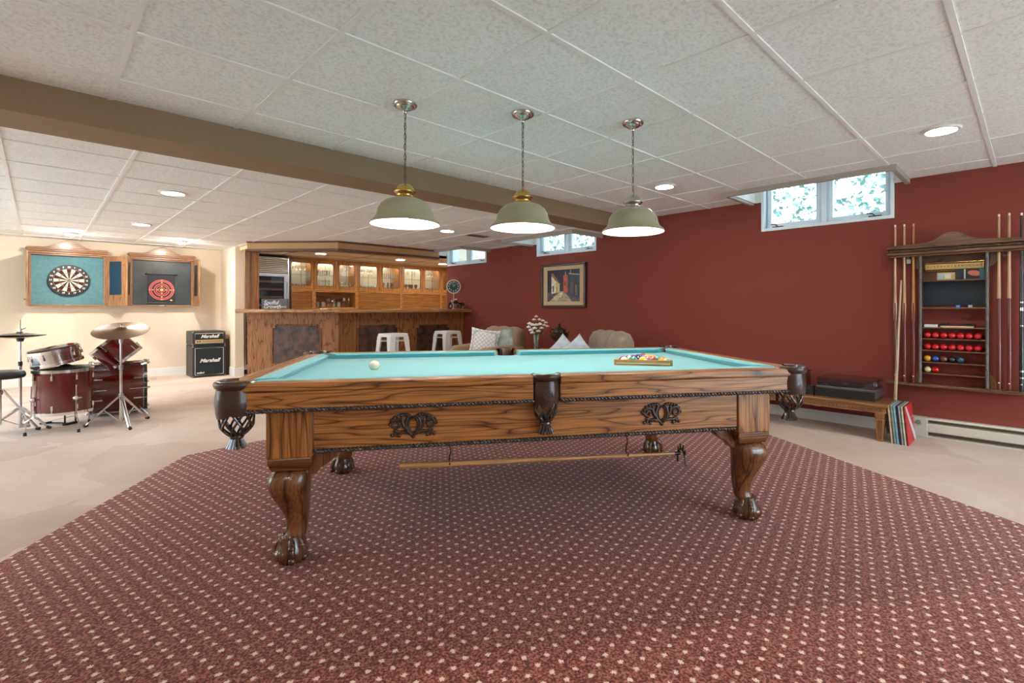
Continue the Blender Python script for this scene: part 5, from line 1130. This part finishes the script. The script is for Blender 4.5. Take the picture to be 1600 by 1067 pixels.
spots = [(0, 0.02, 0.455), (-0.03, 0.01, 0.415), (0.045, 0.0, 0.415), (-0.09, 0, 0.36), (0.09, 0.01, 0.40), (0.0, -0.03, 0.345), (-0.045, -0.03, 0.345), (0.05, -0.02, 0.355), (-0.10, 0, 0.315), (-0.02, -0.05, 0.30), (0.03, -0.05, 0.26), (-0.07, -0.03, 0.275), (0.13, 0.0, 0.375), (0.11, -0.01, 0.34), (-0.05, -0.04, 0.24), (0.075, -0.02, 0.30), (0.15, 0.0, 0.325)]
for i, (a, b_, z) in enumerate(spots):
    pink = i in (0, 1, 2, 4, 12, 13, 16)
    # a runs across the view direction, b_ towards the viewer
    dx_, dy_ = 0.703*a+0.711*b_*1, -0.711*a+0.703*b_
    f = thing('pink_flower' if pink else 'white_flower', ('blush' if pink else 'white')+' flower on a green stem in the glass vase', 'flower', (4.75, 4.82, 0.531), 0, 'blush flowers in the vase' if pink else 'white flowers in the vase')
    h = Vector((dx_, dy_, z)); MB().tube([(dx_*-0.12, dy_*-0.12, 0.012), (dx_*0.14, dy_*0.14, 0.21), (dx_*0.75, dy_*0.75, z*0.80), tuple(h)], 0.0022, 5).build('stem', stem_m, f, smooth=True)
    m_ = MB(); r = 0.024 if pink else 0.030
    for k in range(7): t_ = 2*PI*k/7; m_.ball(tuple(h+Vector((r*0.65*math.cos(t_), r*0.65*math.sin(t_), 0.003))), r*0.55, 7, 5, (1, 1, 0.8))
    m_.ball(tuple(h+Vector((0, 0, 0.008))), r*0.6, 8, 6); m_.build('petal', fl_pink if pink else fl_white, f, smooth=True)
    m_ = MB()
    for k in range(3):
        q = h*(0.62+0.1*k); q.z = 0.2+(z-0.2)*(0.25+0.22*k); an = random.uniform(0, 6); d = Vector((math.cos(an), math.sin(an), 0.5))*0.035; s_ = Vector((-math.sin(an), math.cos(an), 0))*0.009
        m_.quad(tuple(q), tuple(q+d*0.5+s_), tuple(q+d), tuple(q+d*0.5-s_))
    m_.build('leaf', mat('leaf_dark', (0.07, 0.17, 0.06), 0.6), f)
po_ = thing('lidded_urn', 'dark bronze lidded urn with handles on a thin metal stand between the armchairs', 'urn', (4.75, 4.39, 0.531))
bz = mat('urn_bronze', (0.055, 0.03, 0.022), 0.28, 0.55)
m_ = MB()
for k in range(4): a = PI/4+k*PI/2; m_.tube([(0.07*math.cos(a), 0.07*math.sin(a), 0), (0.06*math.cos(a), 0.06*math.sin(a), 0.115)], 0.004, 6)
m_.torus((0, 0, 0.112), 0.062, 0.005, 24, 6); m_.build('stand', mat('stand_iron', (0.05, 0.03, 0.025), 0.5), po_, smooth=True)
MB().lathe([(0.0001, 0.118), (0.055, 0.118), (0.075, 0.135), (0.072, 0.15), (0.10, 0.18), (0.118, 0.215), (0.118, 0.235), (0.100, 0.255), (0.075, 0.262)], 36).build('body', bz, po_, smooth=True)
MB().lathe([(0.080, 0.262), (0.078, 0.285), (0.055, 0.31), (0.025, 0.325), (0.012, 0.335), (0.014, 0.35), (0.020, 0.36), (0.010, 0.375), (0.0001, 0.378)], 30).build('lid', bz, po_, smooth=True)
for s in (-1, 1): MB().tube([(0.703*s*0.10, -0.711*s*0.10, 0.245), (0.703*s*0.13, -0.711*s*0.13, 0.27), (0.703*s*0.10, -0.711*s*0.10, 0.30), (0.703*s*0.07, -0.711*s*0.07, 0.29)], 0.008, 8).build('handle', bz, po_, smooth=True)

# ------------------------------------------------------------------ picture
pc_ = thing('framed_painting', 'framed painting of a village street with a red tower, hung on the red wall', 'painting', (XR-0.001, 4.90, 1.435))
hw, hh2 = 0.435, 0.318
def ring_box(m_, w0, h0, w1, h1, x0, x1):
    m_.box(x0, x1, -w0, w0, h1, h0); m_.box(x0, x1, -w0, w0, -h0, -h1); m_.box(x0, x1, -w0, -w1, -h1, h1); m_.box(x0, x1, w1, w0, -h1, h1)
m_ = MB(); ring_box(m_, hw, hh2, hw-0.035, hh2-0.03, -0.045, 0); m_.build('frame', mat('frame_dark', (0.035, 0.02, 0.018), 0.3, coat=0.4), pc_, bevel=0.008, seg=3)
m_ = MB(); ring_box(m_, hw-0.036, hh2-0.031, hw-0.115, hh2-0.085, -0.022, -0.008); m_.build('linen_mat', mat('linen', (0.62, 0.44, 0.27), 0.85), pc_)
cw, chh = hw-0.115, hh2-0.085
pm = [mat('paint_%d' % i, c_, 0.5, vary=0.35, vscale=22) for i, c_ in enumerate([(0.012, 0.014, 0.03), (0.62, 0.52, 0.28), (0.62, 0.10, 0.03), (0.40, 0.33, 0.22), (0.10, 0.07, 0.09), (0.28, 0.10, 0.06), (0.72, 0.66, 0.45), (0.03, 0.05, 0.07)])]
cv_ = MB(); lay = [0]
def patch(mi, *pts):
    lay[0] += 1; x = -0.0100-0.00012*lay[0]; cv_.m = mi; cv_.quad(*[(x, -(a*2-1)*cw, (b_*2-1)*chh) for a, b_ in pts])
patch(0, (0, 0), (1, 0), (1, 1), (0, 1))
patch(4, (0, 0), (1, 0), (1, 0.28), (0, 0.3)); patch(3, (0.05, 0), (0.75, 0), (0.52, 0.32), (0.38, 0.32)); patch(6, (0.3, 0.12), (0.5, 0.14), (0.47, 0.28), (0.4, 0.28)); patch(1, (0.12, 0.06), (0.3, 0.02), (0.42, 0.25), (0.36, 0.27))
patch(6, (0.12, 0.25), (0.26, 0.27), (0.26, 0.68), (0.12, 0.82)); patch(5, (0.10, 0.88), (0.16, 0.92), (0.40, 0.55), (0.36, 0.50)); patch(1, (0.26, 0.27), (0.38, 0.30), (0.38, 0.55), (0.26, 0.66)); patch(4, (0.16, 0.3), (0.20, 0.3), (0.20, 0.5), (0.16, 0.5)); patch(5, (0.28, 0.32), (0.31, 0.32), (0.31, 0.45), (0.28, 0.45))
patch(2, (0.50, 0.28), (0.64, 0.28), (0.64, 0.82), (0.50, 0.82)); patch(5, (0.60, 0.28), (0.64, 0.28), (0.64, 0.80), (0.60, 0.80)); patch(6, (0.555, 0.82), (0.575, 0.82), (0.57, 0.93), (0.56, 0.93)); patch(0, (0.53, 0.5), (0.56, 0.5), (0.56, 0.6), (0.53, 0.6))
patch(7, (0.66, 0.18), (0.98, 0.10), (0.98, 0.80), (0.66, 0.85)); patch(4, (0.70, 0.25), (0.80, 0.22), (0.80, 0.6), (0.70, 0.62)); patch(5, (0.86, 0.2), (0.90, 0.2), (0.90, 0.5), (0.86, 0.5)); patch(3, (0.66, 0.85), (0.98, 0.80), (0.98, 0.84), (0.66, 0.88)); patch(1, (0.71, 0.86), (0.72, 0.86), (0.72, 0.98), (0.71, 0.98))
patch(0, (0.08, 0.1), (0.10, 0.1), (0.10, 0.9), (0.08, 0.9)); patch(6, (0.20, 0.05), (0.22, 0.05), (0.23, 0.16), (0.20, 0.16)); patch(5, (0.45, 0.1), (0.48, 0.1), (0.48, 0.2), (0.45, 0.2))
cv_.build('canvas', pm, pc_)
# ------------------------------------------------------------------ cue rack
rk_ = thing('cue_rack', 'dark oak cue rack with rope-turned posts and ball shelves hung on the red wall', 'rack', (XR, 0.485, 0))
# local: x towards the wall is 0, room is negative x; y along the wall
HWR = 0.435
m_ = MB(); m_.box(-0.135, -0.001, -HWR, HWR, 1.545, 1.56); m_.box(-0.150, -0.001, -HWR-0.012, HWR+0.012, 1.56, 1.583); m_.box(-0.135, -0.001, -HWR, HWR, 1.583, 1.612); m_.box(-0.155, -0.001, -HWR-0.014, HWR+0.014, 1.612, 1.634)
m_.build('cornice', dark_y, rk_, bevel=0.006, seg=3)
rope((-0.142, -HWR, 1.597), (-0.142, HWR, 1.597), 0.010, rk_, 'rope_moulding', mat('rope_brown', (0.09, 0.045, 0.025), 0.35), 0.026)
pts = [(-HWR, 1.632), (HWR, 1.632)]; top = []
for i in range(41):
    s = 1-2*i/40; a = abs(s); hgt = 0.030*(1-a*0.6)+0.075*(0.5+0.5*math.cos(PI*min(1, a/0.42))); top.append((s*HWR, 1.632+hgt))
MB().prism(pts+top, -0.14, -0.118, lambda y, z, h_: (h_, y, z)).build('crest', dark_y, rk_, bevel=0.004)
# centre case
IW = 0.205
m_ = MB(); m_.box(-0.11, -0.001, -IW-0.018, -IW, 0.46, 1.545); m_.box(-0.11, -0.001, IW, IW+0.018, 0.46, 1.545); m_.build('case_side', dark_z, rk_)
m_ = MB(); m_.box(-0.012, -0.001, -IW, IW, 1.345, 1.545); m_.build('back_panel', dark_y, rk_)
MB().box(-0.012, -0.001, -IW, IW, 1.125, 1.335).build('pocket_panel', mat('panel_navy', (0.008, 0.022, 0.035), 0.4), rk_)
for s in (-1, 1): rope((-0.118, s*(IW+0.008), 0.462), (-0.118, s*(IW+0.008), 1.545), 0.012, rk_, 'rope_post', mat('post_dark', (0.14, 0.12, 0.12), 0.2, coat=0.6), 0.024)
SH = [1.338, 1.108, 0.943, 0.848, 0.750, 0.650, 0.556]
for z in SH: MB().box(-0.105, -0.013, -IW, IW, z-0.010, z).build('shelf', dark_y, rk_, bevel=0.002)
m_ = MB(); m_.box(-0.145, -0.001, -HWR-0.01, HWR+0.01, 0.438, 0.462); m_.build('cue_ledge', dark_y, rk_, bevel=0.005, seg=3)
br_m = mat('bracket_carved', (0.13, 0.075, 0.045), 0.4)
for s in (-1, 1):
    m_ = MB(); m_.prism([(s*(IW+0.02), 1.545), (s*(IW+0.075), 1.545), (s*(IW+0.072), 1.50), (s*(IW+0.055), 1.46), (s*(IW+0.035), 1.44), (s*(IW+0.02), 1.435)], -0.085, -0.04, lambda y, z, h_: (h_, y, z))
    for k in range(4): m_.tube([(-0.087, s*(IW+0.03+k*0.012), 1.54), (-0.087, s*(IW+0.028+k*0.009), 1.49-k*0.002), (-0.087, s*(IW+0.024+k*0.004), 1.45+k*0.01)], 0.004, 5)
    m_.build('carved_bracket', br_m, rk_)
    m_ = MB(); m_.prism([(s*(IW+0.09), 1.545), (s*(IW+0.15), 1.545), (s*(IW+0.145), 1.525), (s*(IW+0.10), 1.505)], -0.085, -0.04, lambda y, z, h_: (h_, y, z)); m_.build('carved_bracket', br_m, rk_)
    m_ = MB(); m_.prism([(s*(IW+0.02), 0.462), (s*(IW+0.07), 0.462), (s*(IW+0.055), 0.51), (s*(IW+0.035), 0.56), (s*(IW+0.02), 0.57)], -0.06, -0.03, lambda y, z, h_: (h_, y, z)); m_.build('lower_bracket', wood('brk_oak', 2, (0.40, 0.2, 0.07), (0.2, 0.09, 0.03), rings=4), rk_)
# cues in the rack
def pool_cue(y, top_z, bot, label, style, x=-0.10):
    t = thing('pool_cue', label, 'cue', (XR+x, y, bot), 0, 'cues standing in the wall rack'); Lc = top_z-bot
    sh = wood('cue_shaft', 2, (0.70, 0.47, 0.27), (0.58, 0.36, 0.2), rings=2, rough=0.3); bt = mat('cue_mahogany', (0.14, 0.02, 0.015), 0.2, coat=0.6)
    if style == 'black': sh = mat('cue_black', (0.012, 0.014, 0.02), 0.2, coat=0.6); bt = sh
    if style == 'honey': sh = wood('cue_honey', 2, (0.62, 0.30, 0.09), (0.5, 0.22, 0.06), rings=2, rough=0.3)
    js = 0.52*Lc if style != 'pts' and style != 'honey' else 0.50*Lc
    MB().tube([(0, 0, 0), (0, 0, 0.02), (0, 0, js)], [0.0135, 0.0145, 0.012], 16).build('butt', bt, t, smooth=True)
    MB().tube([(0, 0, js), (0, 0, Lc-0.02)], [0.012, 0.0070], 16).build('shaft', sh, t, smooth=True)
    MB().cyl((0, 0, Lc-0.02), (0, 0, Lc), 0.0070, n=12).build('ferrule', mat('ferrule', (0.75, 0.72, 0.62), 0.4) if style != 'honey' else mat('tip_pink', (0.6, 0.35, 0.3), 0.5), t, smooth=True)
    if style in ('pts', 'honey'):
        m_ = MB()
        for k in range(4):
            a = k*PI/2+PI/4; c_, s_ = math.cos(a), math.sin(a); r0 = 0.0129; w_ = 0.006; z0, z1 = js, js-0.16
            P = [(c_*r0-s_*w_, s_*r0+c_*w_, z0), (c_*r0+s_*w_, s_*r0-c_*w_, z0), (c_*(r0+0.0015), s_*(r0+0.0015), z1)]; Q = [(p[0]*0.8, p[1]*0.8, p[2]) for p in P]
            m_.add(P+Q, [(0, 1, 2), (0, 2, 5, 3), (1, 4, 5, 2), (0, 3, 4, 1)])
        m_.build('spliced_point', sh, t)
    if style == 'black':
        m_ = MB(); 
        for z, hgt in ((0.62, 0.025), (0.68, 0.01), (0.15, 0.012), (0.10, 0.01), (0.50, 0.008)): m_.cyl((0, 0, z), (0, 0, z+hgt), 0.0145 if z < 0.5 else 0.0130, n=14)
        m_.build('silver_ring', chrome, t, smooth=True)
    m_ = MB(); m_.ball((-0.0125, 0, 0.055), 0.006, 10, 6, (0.5, 1, 1)); m_.build('badge', mat('badge_white', (0.8, 0.78, 0.72), 0.4), t)
pool_cue(0.878, 1.835, 0.4625, 'pale-shafted cue with pointed splices in the rack, the one nearest the window', 'pts')
pool_cue(0.812, 1.833, 0.4625, 'pale-shafted cue with pointed splices in the rack, between the window-end cue and the honey one', 'pts')
pool_cue(0.748, 1.830, 0.4625, 'honey coloured cue in the rack, next to the ball shelves on the window side', 'honey')
pool_cue(0.204, 1.840, 0.4625, 'pale cue with a plain mahogany butt in the rack, next to the ball shelves', 'plain')
pool_cue(0.145, 1.842, 0.4625, 'pale cue with a plain mahogany butt in the rack, beside the black cue', 'plain')
pool_cue(0.076, 1.833, 0.4625, 'black cue with silver rings in the rack at the edge of the picture', 'black')
# leaning cue
lc = thing('leaning_cue', 'slender pale cue leaning on the rack behind the record sleeves', 'cue', (5.20, 0.872, 0.0))
MB().tube([(0, 0, 0.0), (0.001, -0.001, 0.02), (0.045, -0.015, 0.60), (0.052, -0.045, 1.345)], [0.013, 0.014, 0.012, 0.006], 14).build('shaft', wood('cue_pale', 2, (0.72, 0.58, 0.40), (0.6, 0.44, 0.27), rings=2), lc, smooth=True)
m_ = MB(); m_.tube([(0.0, 0, 0.0), (0.036, -0.012, 0.45)], [0.0148, 0.0131], 14); m_.build('dark_butt', mat('cue_brown', (0.10, 0.03, 0.02), 0.3, coat=0.5), lc, smooth=True)
# balls on the shelves
snk = {}
def shelf_ball(y, zs, col, nm, label, group):
    if nm not in snk:
        o = MB().ball((0, 0, 0), 0.0262, 28, 18).build('snooker_ball', mat('snooker_'+nm, col, 0.08, coat=0.8), smooth=True, angle=180); snk[nm] = o.data
    else: o = bpy.data.objects.new('snooker_ball', snk[nm]); C.objects.link(o)
    o.location = (XR-0.065, y, zs+0.0264); tag(o, label, 'ball', group)
for r_, zs in ((0, 0.848), (1, 0.750)):
    for k in range(7):
        shelf_ball(0.655-k*0.0542, zs, (0.62, 0.008, 0.015), 'red', 'red snooker ball on the %s red-ball shelf of the rack, %s from the window' % (('upper', 'lower')[r_], ORD[k]), 'snooker balls on the wall rack')
for k, (nm, c_) in enumerate([('yellow', (0.75, 0.36, 0.02)), ('blue', (0.01, 0.06, 0.35)), ('brown', (0.18, 0.06, 0.04)), ('black', (0.01, 0.012, 0.02)), ('dark teal', (0.01, 0.09, 0.14))]):
    shelf_ball(0.655-k*0.0542, 0.650, c_, nm, '%s snooker ball on the mixed-colour shelf of the rack' % nm, 'snooker balls on the wall rack')
shelf_ball(0.655, 0.556, (0.72, 0.62, 0.30), 'cream', 'cream ball on the lowest ball shelf of the rack', 'snooker balls on the wall rack')
shelf_ball(0.601, 0.556, (0.62, 0.008, 0.015), 'red', 'single red ball beside the cream one on the lowest shelf of the rack', 'snooker balls on the wall rack')
# odds and ends on the upper shelves
def sbox(name, y0, y1, x0, x1, z, hgt, m_m, label, cat, parts=None):
    t = thing(name, label, cat, (XR, 0, z)); MB().box(x0, x1, y0, y1, 0, hgt).build('box_body', m_m, t, bevel=0.0015)
    return t
t = sbox('chalk_box', 0.47, 0.59, -0.085, -0.02, SH[0], 0.062, mat('card_tan', (0.52, 0.36, 0.18), 0.6), 'small tan carton with pale printed squares on the top shelf of the rack', 'box')
m_ = MB(); m_.box(-0.0862, -0.085, 0.545, 0.582, 0.012, 0.05); m_.build('blue_label', mat('lab_blue', (0.3, 0.45, 0.6), 0.5), t); MB().box(-0.0862, -0.085, 0.50, 0.538, 0.012, 0.05).build('pale_label', mat('lab_pale', (0.65, 0.6, 0.5), 0.5), t)
t = sbox('game_box', 0.285, 0.468, -0.095, -0.02, SH[0], 0.088, mat('card_black', (0.015, 0.018, 0.022), 0.35), 'black printed box with a red oval picture on the top shelf of the rack', 'box')
MB().lathe([(0.0001, 0.0), (1, 0.0)], 24, (-0.0958, 0.35, 0.048), Matrix(((0, 0, 1), (0.042, 0.0, 0), (0.006, 0.022, 0)))).build('oval_picture', mat('lab_red', (0.5, 0.14, 0.08), 0.4), t)
m_ = MB(); m_.box(-0.0962, -0.095, 0.405, 0.415, 0.004, 0.084); m_.build('pale_stripe', mat('lab_grey', (0.45, 0.45, 0.45), 0.5), t); MB().box(-0.0962, -0.095, 0.288, 0.32, 0.004, 0.084).build('teal_panel', mat('lab_teal', (0.02, 0.09, 0.12), 0.5), t)
sb = thing('score_rail', 'gold numbered scoring rails with sliding pointers across the top of the rack', 'scoreboard', (XR-0.045, 0.485, 1.43))
m_ = MB(); m_.box(-0.006, 0.0, -0.19, 0.19, 0.0, 0.045); m_.box(0.0, 0.032, -0.18, -0.17, 0.01, 0.03); m_.box(0.0, 0.032, 0.17, 0.18, 0.01, 0.03); m_.build('score_strip', mat('brass_soft', (0.60, 0.42, 0.16), 0.35, 0.6), sb)
m_ = MB(); 
for z in (0.056, -0.012): m_.cyl((-0.004, -0.19, z), (-0.004, 0.19, z), 0.005, n=10)
for y, z in ((0.18, 0.056), (-0.15, 0.056), (0.18, -0.012)): m_.ball((-0.006, y, z), 0.009, 8, 6)
m_.tube([(-0.004, 0.185, -0.012), (-0.004, 0.185, 0.056)], 0.003, 6); m_.tube([(-0.004, -0.185, -0.012), (-0.004, -0.185, 0.056)], 0.003, 6); m_.build('slider_rod', brass, sb, smooth=True)
m_ = MB()
for k in range(16): text_into(m_, str(k), 0.018, frameM((-0.0065, 0.17-k*0.0226, 0.022), (0, -1, 0), (0, 0, 1), (-1, 0, 0)), 0.0004, 0, 0.0006)
m_.build('numerals', mat('num_dark', (0.05, 0.03, 0.02), 0.5), sb)
ch1 = MB().box(-0.011, 0.011, -0.013, 0.013, 0, 0.020).build('chalk_cube', mat('chalk_blue', (0.05, 0.32, 0.70), 0.9), bevel=0.002); ch1.location = (XR-0.06, 0.455, SH[1]+0.0003); tag(ch1, 'bright blue cue chalk on the second shelf of the rack', 'chalk')
ch2 = MB().box(-0.011, 0.011, -0.013, 0.013, 0, 0.020).build('chalk_cube', mat('chalk_pale', (0.5, 0.52, 0.6), 0.9), bevel=0.002); ch2.location = (XR-0.06, 0.378, SH[1]+0.0003); tag(ch2, 'pale grey cue chalk on the second shelf of the rack', 'chalk')
t = sbox('paper_stack', 0.585, 0.675, -0.095, -0.02, SH[2]+0.0003, 0.022, mat('paper_white', (0.72, 0.72, 0.76), 0.7), 'thin white box lying on the third shelf of the rack', 'box')
t = sbox('black_tray', 0.355, 0.565, -0.100, -0.02, SH[2]+0.0003, 0.013, mat('tray_gold', (0.62, 0.45, 0.28), 0.5), 'gold-edged black tray lying on the third shelf of the rack', 'tray'); MB().box(-0.10, -0.02, 0.355, 0.405, 0.0135, 0.036).box(-0.10, -0.02, 0.515, 0.565, 0.0135, 0.036).box(-0.09, -0.02, 0.405, 0.515, 0.0135, 0.022).build('black_insert', blackp, t)
ht = thing('hanging_tag', 'small silver tag hooked on the rack between two pale cues', 'tag', (XR-0.11, 0.78, 1.50)); MB().box(-0.003, 0, -0.014, 0.014, -0.012, 0.025).build('plate', steel, ht); MB().tube([(-0.002, 0, 0.022), (-0.002, 0, 0.0445)], 0.0015, 5).build('hook', steel, ht)
# ------------------------------------------------------------------ bench with turntable, records, heater
bn = thing('low_bench', 'low oak bench with a carved frieze and fluted tapered legs along the red wall', 'bench', (4.86, 0.855, 0))
Lb, Db = 1.35, 0.46
MB().box(0, Db, 0, Lb, 0.285, 0.312).build('top', wood('bench_y', 1, (0.34, 0.16, 0.055), (0.14, 0.05, 0.016), rings=5, rough=0.25), bn, bevel=0.005, seg=3)
MB().box(0.015, Db-0.015, 0.015, Lb-0.015, 0.235, 0.285).build('frieze', wood('bench_frieze', 1, (0.42, 0.19, 0.06), (0.2, 0.08, 0.025), rings=4), bn, bevel=0.003)
m_ = MB()
for k in range(44): m_.tube([(0.012, 0.04+k*0.029, 0.25), (0.012, 0.05+k*0.029, 0.27), (0.012, 0.06+k*0.029, 0.25)], 0.004, 4)
m_.build('frieze_carving', mat('carve_brown', (0.16, 0.07, 0.025), 0.5), bn)
for lx in (0.05, Db-0.05):
    for ly in (0.06, Lb-0.06):
        m_ = MB(); m_.box(lx-0.034, lx+0.034, ly-0.034, ly+0.034, 0.205, 0.235); m_.box(lx-0.028, lx+0.028, ly-0.028, ly+0.028, 0.188, 0.205)
        a, b_ = 0.036, 0.019; vs = [(lx+x*a, ly+y*a, 0.188) for x, y in ((-1, -1), (1, -1), (1, 1), (-1, 1))]+[(lx+x*b_, ly+y*b_, 0.0) for x, y in ((-1, -1), (1, -1), (1, 1), (-1, 1))]
        m_.add(vs, [(0, 1, 2, 3), (7, 6, 5, 4), (0, 4, 5, 1), (1, 5, 6, 2), (2, 6, 7, 3), (3, 7, 4, 0)]); lg = m_.build('leg', wood('bench_leg', 2, (0.38, 0.18, 0.06), (0.16, 0.06, 0.02), rings=3), bn, bevel=0.003)
        m_ = MB()
        for o_ in (-0.016, 0.0, 0.016): m_.tube([(lx-0.0365, ly+o_, 0.175), (lx-0.021, ly+o_*0.55, 0.02)], [0.0025, 0.0018], 4); m_.tube([(lx+o_, ly-0.0365, 0.175), (lx+o_*0.55, ly-0.021, 0.02)], [0.0025, 0.0018], 4)
        m_.build('fluting', mat('flute_dark', (0.05, 0.02, 0.01), 0.6), lg)
tt = thing('turntable', 'record player with silver plinth edge and clear smoked lid on the low bench', 'turntable', (4.955, 0.965, 0.3125))
MB().box(0.025, 0.36, 0.0, 0.45, 0.012, 0.085).build('plinth', mat('plinth_grey', (0.16, 0.16, 0.17), 0.3, 0.6), tt, bevel=0.004)
MB().box(0.022, 0.36, -0.002, 0.452, 0.085, 0.092).build('silver_deck', mat('deck_silver', (0.32, 0.33, 0.35), 0.3, 0.8), tt, bevel=0.002)
MB().lathe([(0.0001, 0.105), (0.146, 0.105), (0.150, 0.101), (0.150, 0.0925)], 48, (0.19, 0.255, 0)).build('platter', blackp, tt, smooth=True)
MB().lathe([(0.0001, 0.1065), (0.030, 0.1065)], 24, (0.19, 0.255, 0)).cyl((0.19, 0.255, 0.105), (0.19, 0.255, 0.116), 0.003, n=8).build('spindle_label', mat('label_silver', (0.6, 0.6, 0.62), 0.3, 0.7), tt)
MB().cyl((0.31, 0.055, 0.092), (0.31, 0.055, 0.125), 0.022, 0.018, 16).tube([(0.325, 0.055, 0.120), (0.22, 0.065, 0.120), (0.13, 0.11, 0.112)], 0.004, 7).box(0.115, 0.135, 0.103, 0.122, 0.106, 0.118).cyl((0.33, 0.055, 0.120), (0.35, 0.055, 0.120), 0.012, n=12).build('tonearm', chrome, tt, smooth=True)
m_ = MB(); 
for q in ((0.024, 0.358, 0.002, 0.005, 0.093, 0.165), (0.024, 0.358, 0.445, 0.448, 0.093, 0.165), (0.024, 0.027, 0.005, 0.445, 0.093, 0.165), (0.355, 0.358, 0.005, 0.445, 0.093, 0.165), (0.024, 0.358, 0.002, 0.448, 0.165, 0.168)): m_.box(*q)
m_.build('dust_cover', glassmat('smoked_acrylic', (0.84, 0.84, 0.86), 0.12), tt)
for x in (0.06, 0.32):
    for y in (0.04, 0.41): MB().cyl((x, y, 0), (x, y, 0.012), 0.018, n=14).build('foot', rubber, tt)
MB().box(0.0, 0.02, 0.0, 0.45, 0.0005, 0.078).build('front_panel', blackp, tt, bevel=0.002)
sk = thing('bench_speaker', 'small brown wooden speaker box on the bench behind the corner pocket', 'speaker', (5.02, 1.55, 0.3125)); MB().box(0, 0.24, 0, 0.17, 0, 0.20).build('cabinet', wood('walnut', 2, (0.12, 0.05, 0.02), (0.05, 0.02, 0.008), rings=3), sk, bevel=0.003); MB().box(-0.008, -0.0005, 0.01, 0.16, 0.01, 0.19).build('grille', blackp, sk)
rc = thing('receiver', 'low black audio receiver on the bench beside the turntable', 'receiver', (4.955, 1.44, 0.3125)); MB().box(0, 0.06, 0, 0.40, 0.0, 0.085).build('housing', blackp, rc, bevel=0.003); MB().box(-0.001, 0.0, 0.02, 0.38, 0.06, 0.064).build('trim_line', chrome, rc)
cb = MB().tube([(5.35, 1.9, 0.28), (5.30, 1.7, 0.19), (5.28, 1.5, 0.16), (5.30, 1.3, 0.19), (5.35, 1.2, 0.27)], 0.004, 6).build('audio_cable', mat('cable_grey', (0.3, 0.28, 0.26), 0.6), smooth=True); tag(cb, 'thin grey cable drooping behind the low bench on the red wall', 'cable')
cols = [('cream', (0.62, 0.55, 0.42)), ('brown', (0.22, 0.10, 0.05)), ('pale grey', (0.6, 0.6, 0.6)), ('teal', (0.02, 0.26, 0.32)), ('pale blue', (0.40, 0.52, 0.58)), ('dark blue', (0.02, 0.05, 0.16)), ('black', (0.02, 0.02, 0.02)), ('silver grey', (0.45, 0.45, 0.46)), ('olive green', (0.12, 0.18, 0.06)), ('off-white', (0.7, 0.66, 0.55)), ('dark maroon', (0.10, 0.02, 0.02)), ('bright red', (0.62, 0.03, 0.025))]
y = 0.835
for k, (nm, c_) in enumerate(cols):
    th_ = 0.010 if nm != 'bright red' else 0.006; last = nm == 'bright red'
    s_ = thing('record_sleeve', '%s record sleeve, %s' % (nm, 'outermost of the row with a pale diagonal band' if last else '%s from the bench in the leaning row' % ORD[k]), 'record', (4.885+0.004*(k % 3), y-th_, 0.0), 0, 'record sleeves leaning on the bench')
    lean = 0.028
    m_ = MB(); q = [(0, 0), (th_*0.9, 0), (th_*0.9+lean, 0.309), (lean, 0.309)]
    m_.prism(q, 0.0, 0.31, lambda a, b_, h_: (h_, a, b_)); m_.build('sleeve', mat('sleeve_'+nm.replace(' ', '_'), c_, 0.4, vary=0.25, vscale=30), s_)
    if last:
        n_ = lambda x, z: (x, lean*z/0.309-0.0012, z)
        m_ = MB(); m_.quad(n_(0.0, 0.309), n_(0.05, 0.309), n_(0.31, 0.06), n_(0.31, 0.0), n_(0.27, 0.0)); m_.build('diagonal_band', mat('band_pale', (0.7, 0.68, 0.72), 0.5), s_)
        m_ = MB(); m_.quad(n_(0.12, 0.20), n_(0.31, 0.20), n_(0.31, 0.194), n_(0.127, 0.194)); m_.build('thin_line', mat('band_pink', (0.75, 0.4, 0.35), 0.5), s_)
    y -= th_
he = thing('baseboard_heater', 'long off-white electric baseboard heater below the cue rack', 'heater', (XR, 0.765, 0)); Lh = 2.4
hm = mat('heater_cream', (0.60, 0.56, 0.47), 0.4)
prof = [(0, 0.165), (-0.055, 0.165), (-0.062, 0.155), (-0.062, 0.148), (0, 0.148)]
MB().prism(prof, -Lh, 0, lambda x, z, h_: (x, h_, z)).build('top_cover', hm, he)
MB().prism([(-0.010, 0.12), (-0.066, 0.118), (-0.072, 0.112), (-0.072, 0.052), (-0.060, 0.045), (-0.010, 0.045)], -Lh, 0, lambda x, z, h_: (x, h_, z)).build('front_cover', hm, he)
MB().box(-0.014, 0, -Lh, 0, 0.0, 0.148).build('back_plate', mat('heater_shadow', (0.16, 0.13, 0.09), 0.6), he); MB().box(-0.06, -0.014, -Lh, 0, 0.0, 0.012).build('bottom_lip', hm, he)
m_ = MB(); m_.box(-0.075, 0, -0.11, 0.012, 0.0, 0.167); ep = m_.build('end_cap', hm, he, bevel=0.004); MB().lathe([(0.0001, 0.0), (0.016, 0.0), (0.018, 0.012), (0.0001, 0.012)], 18, (-0.087, -0.05, 0.125), Matrix(((0, 0, 1), (1, 0, 0), (0, 1, 0)))).build('thermostat_dial', mat('dial_grey', (0.25, 0.24, 0.22), 0.4), ep, smooth=True)
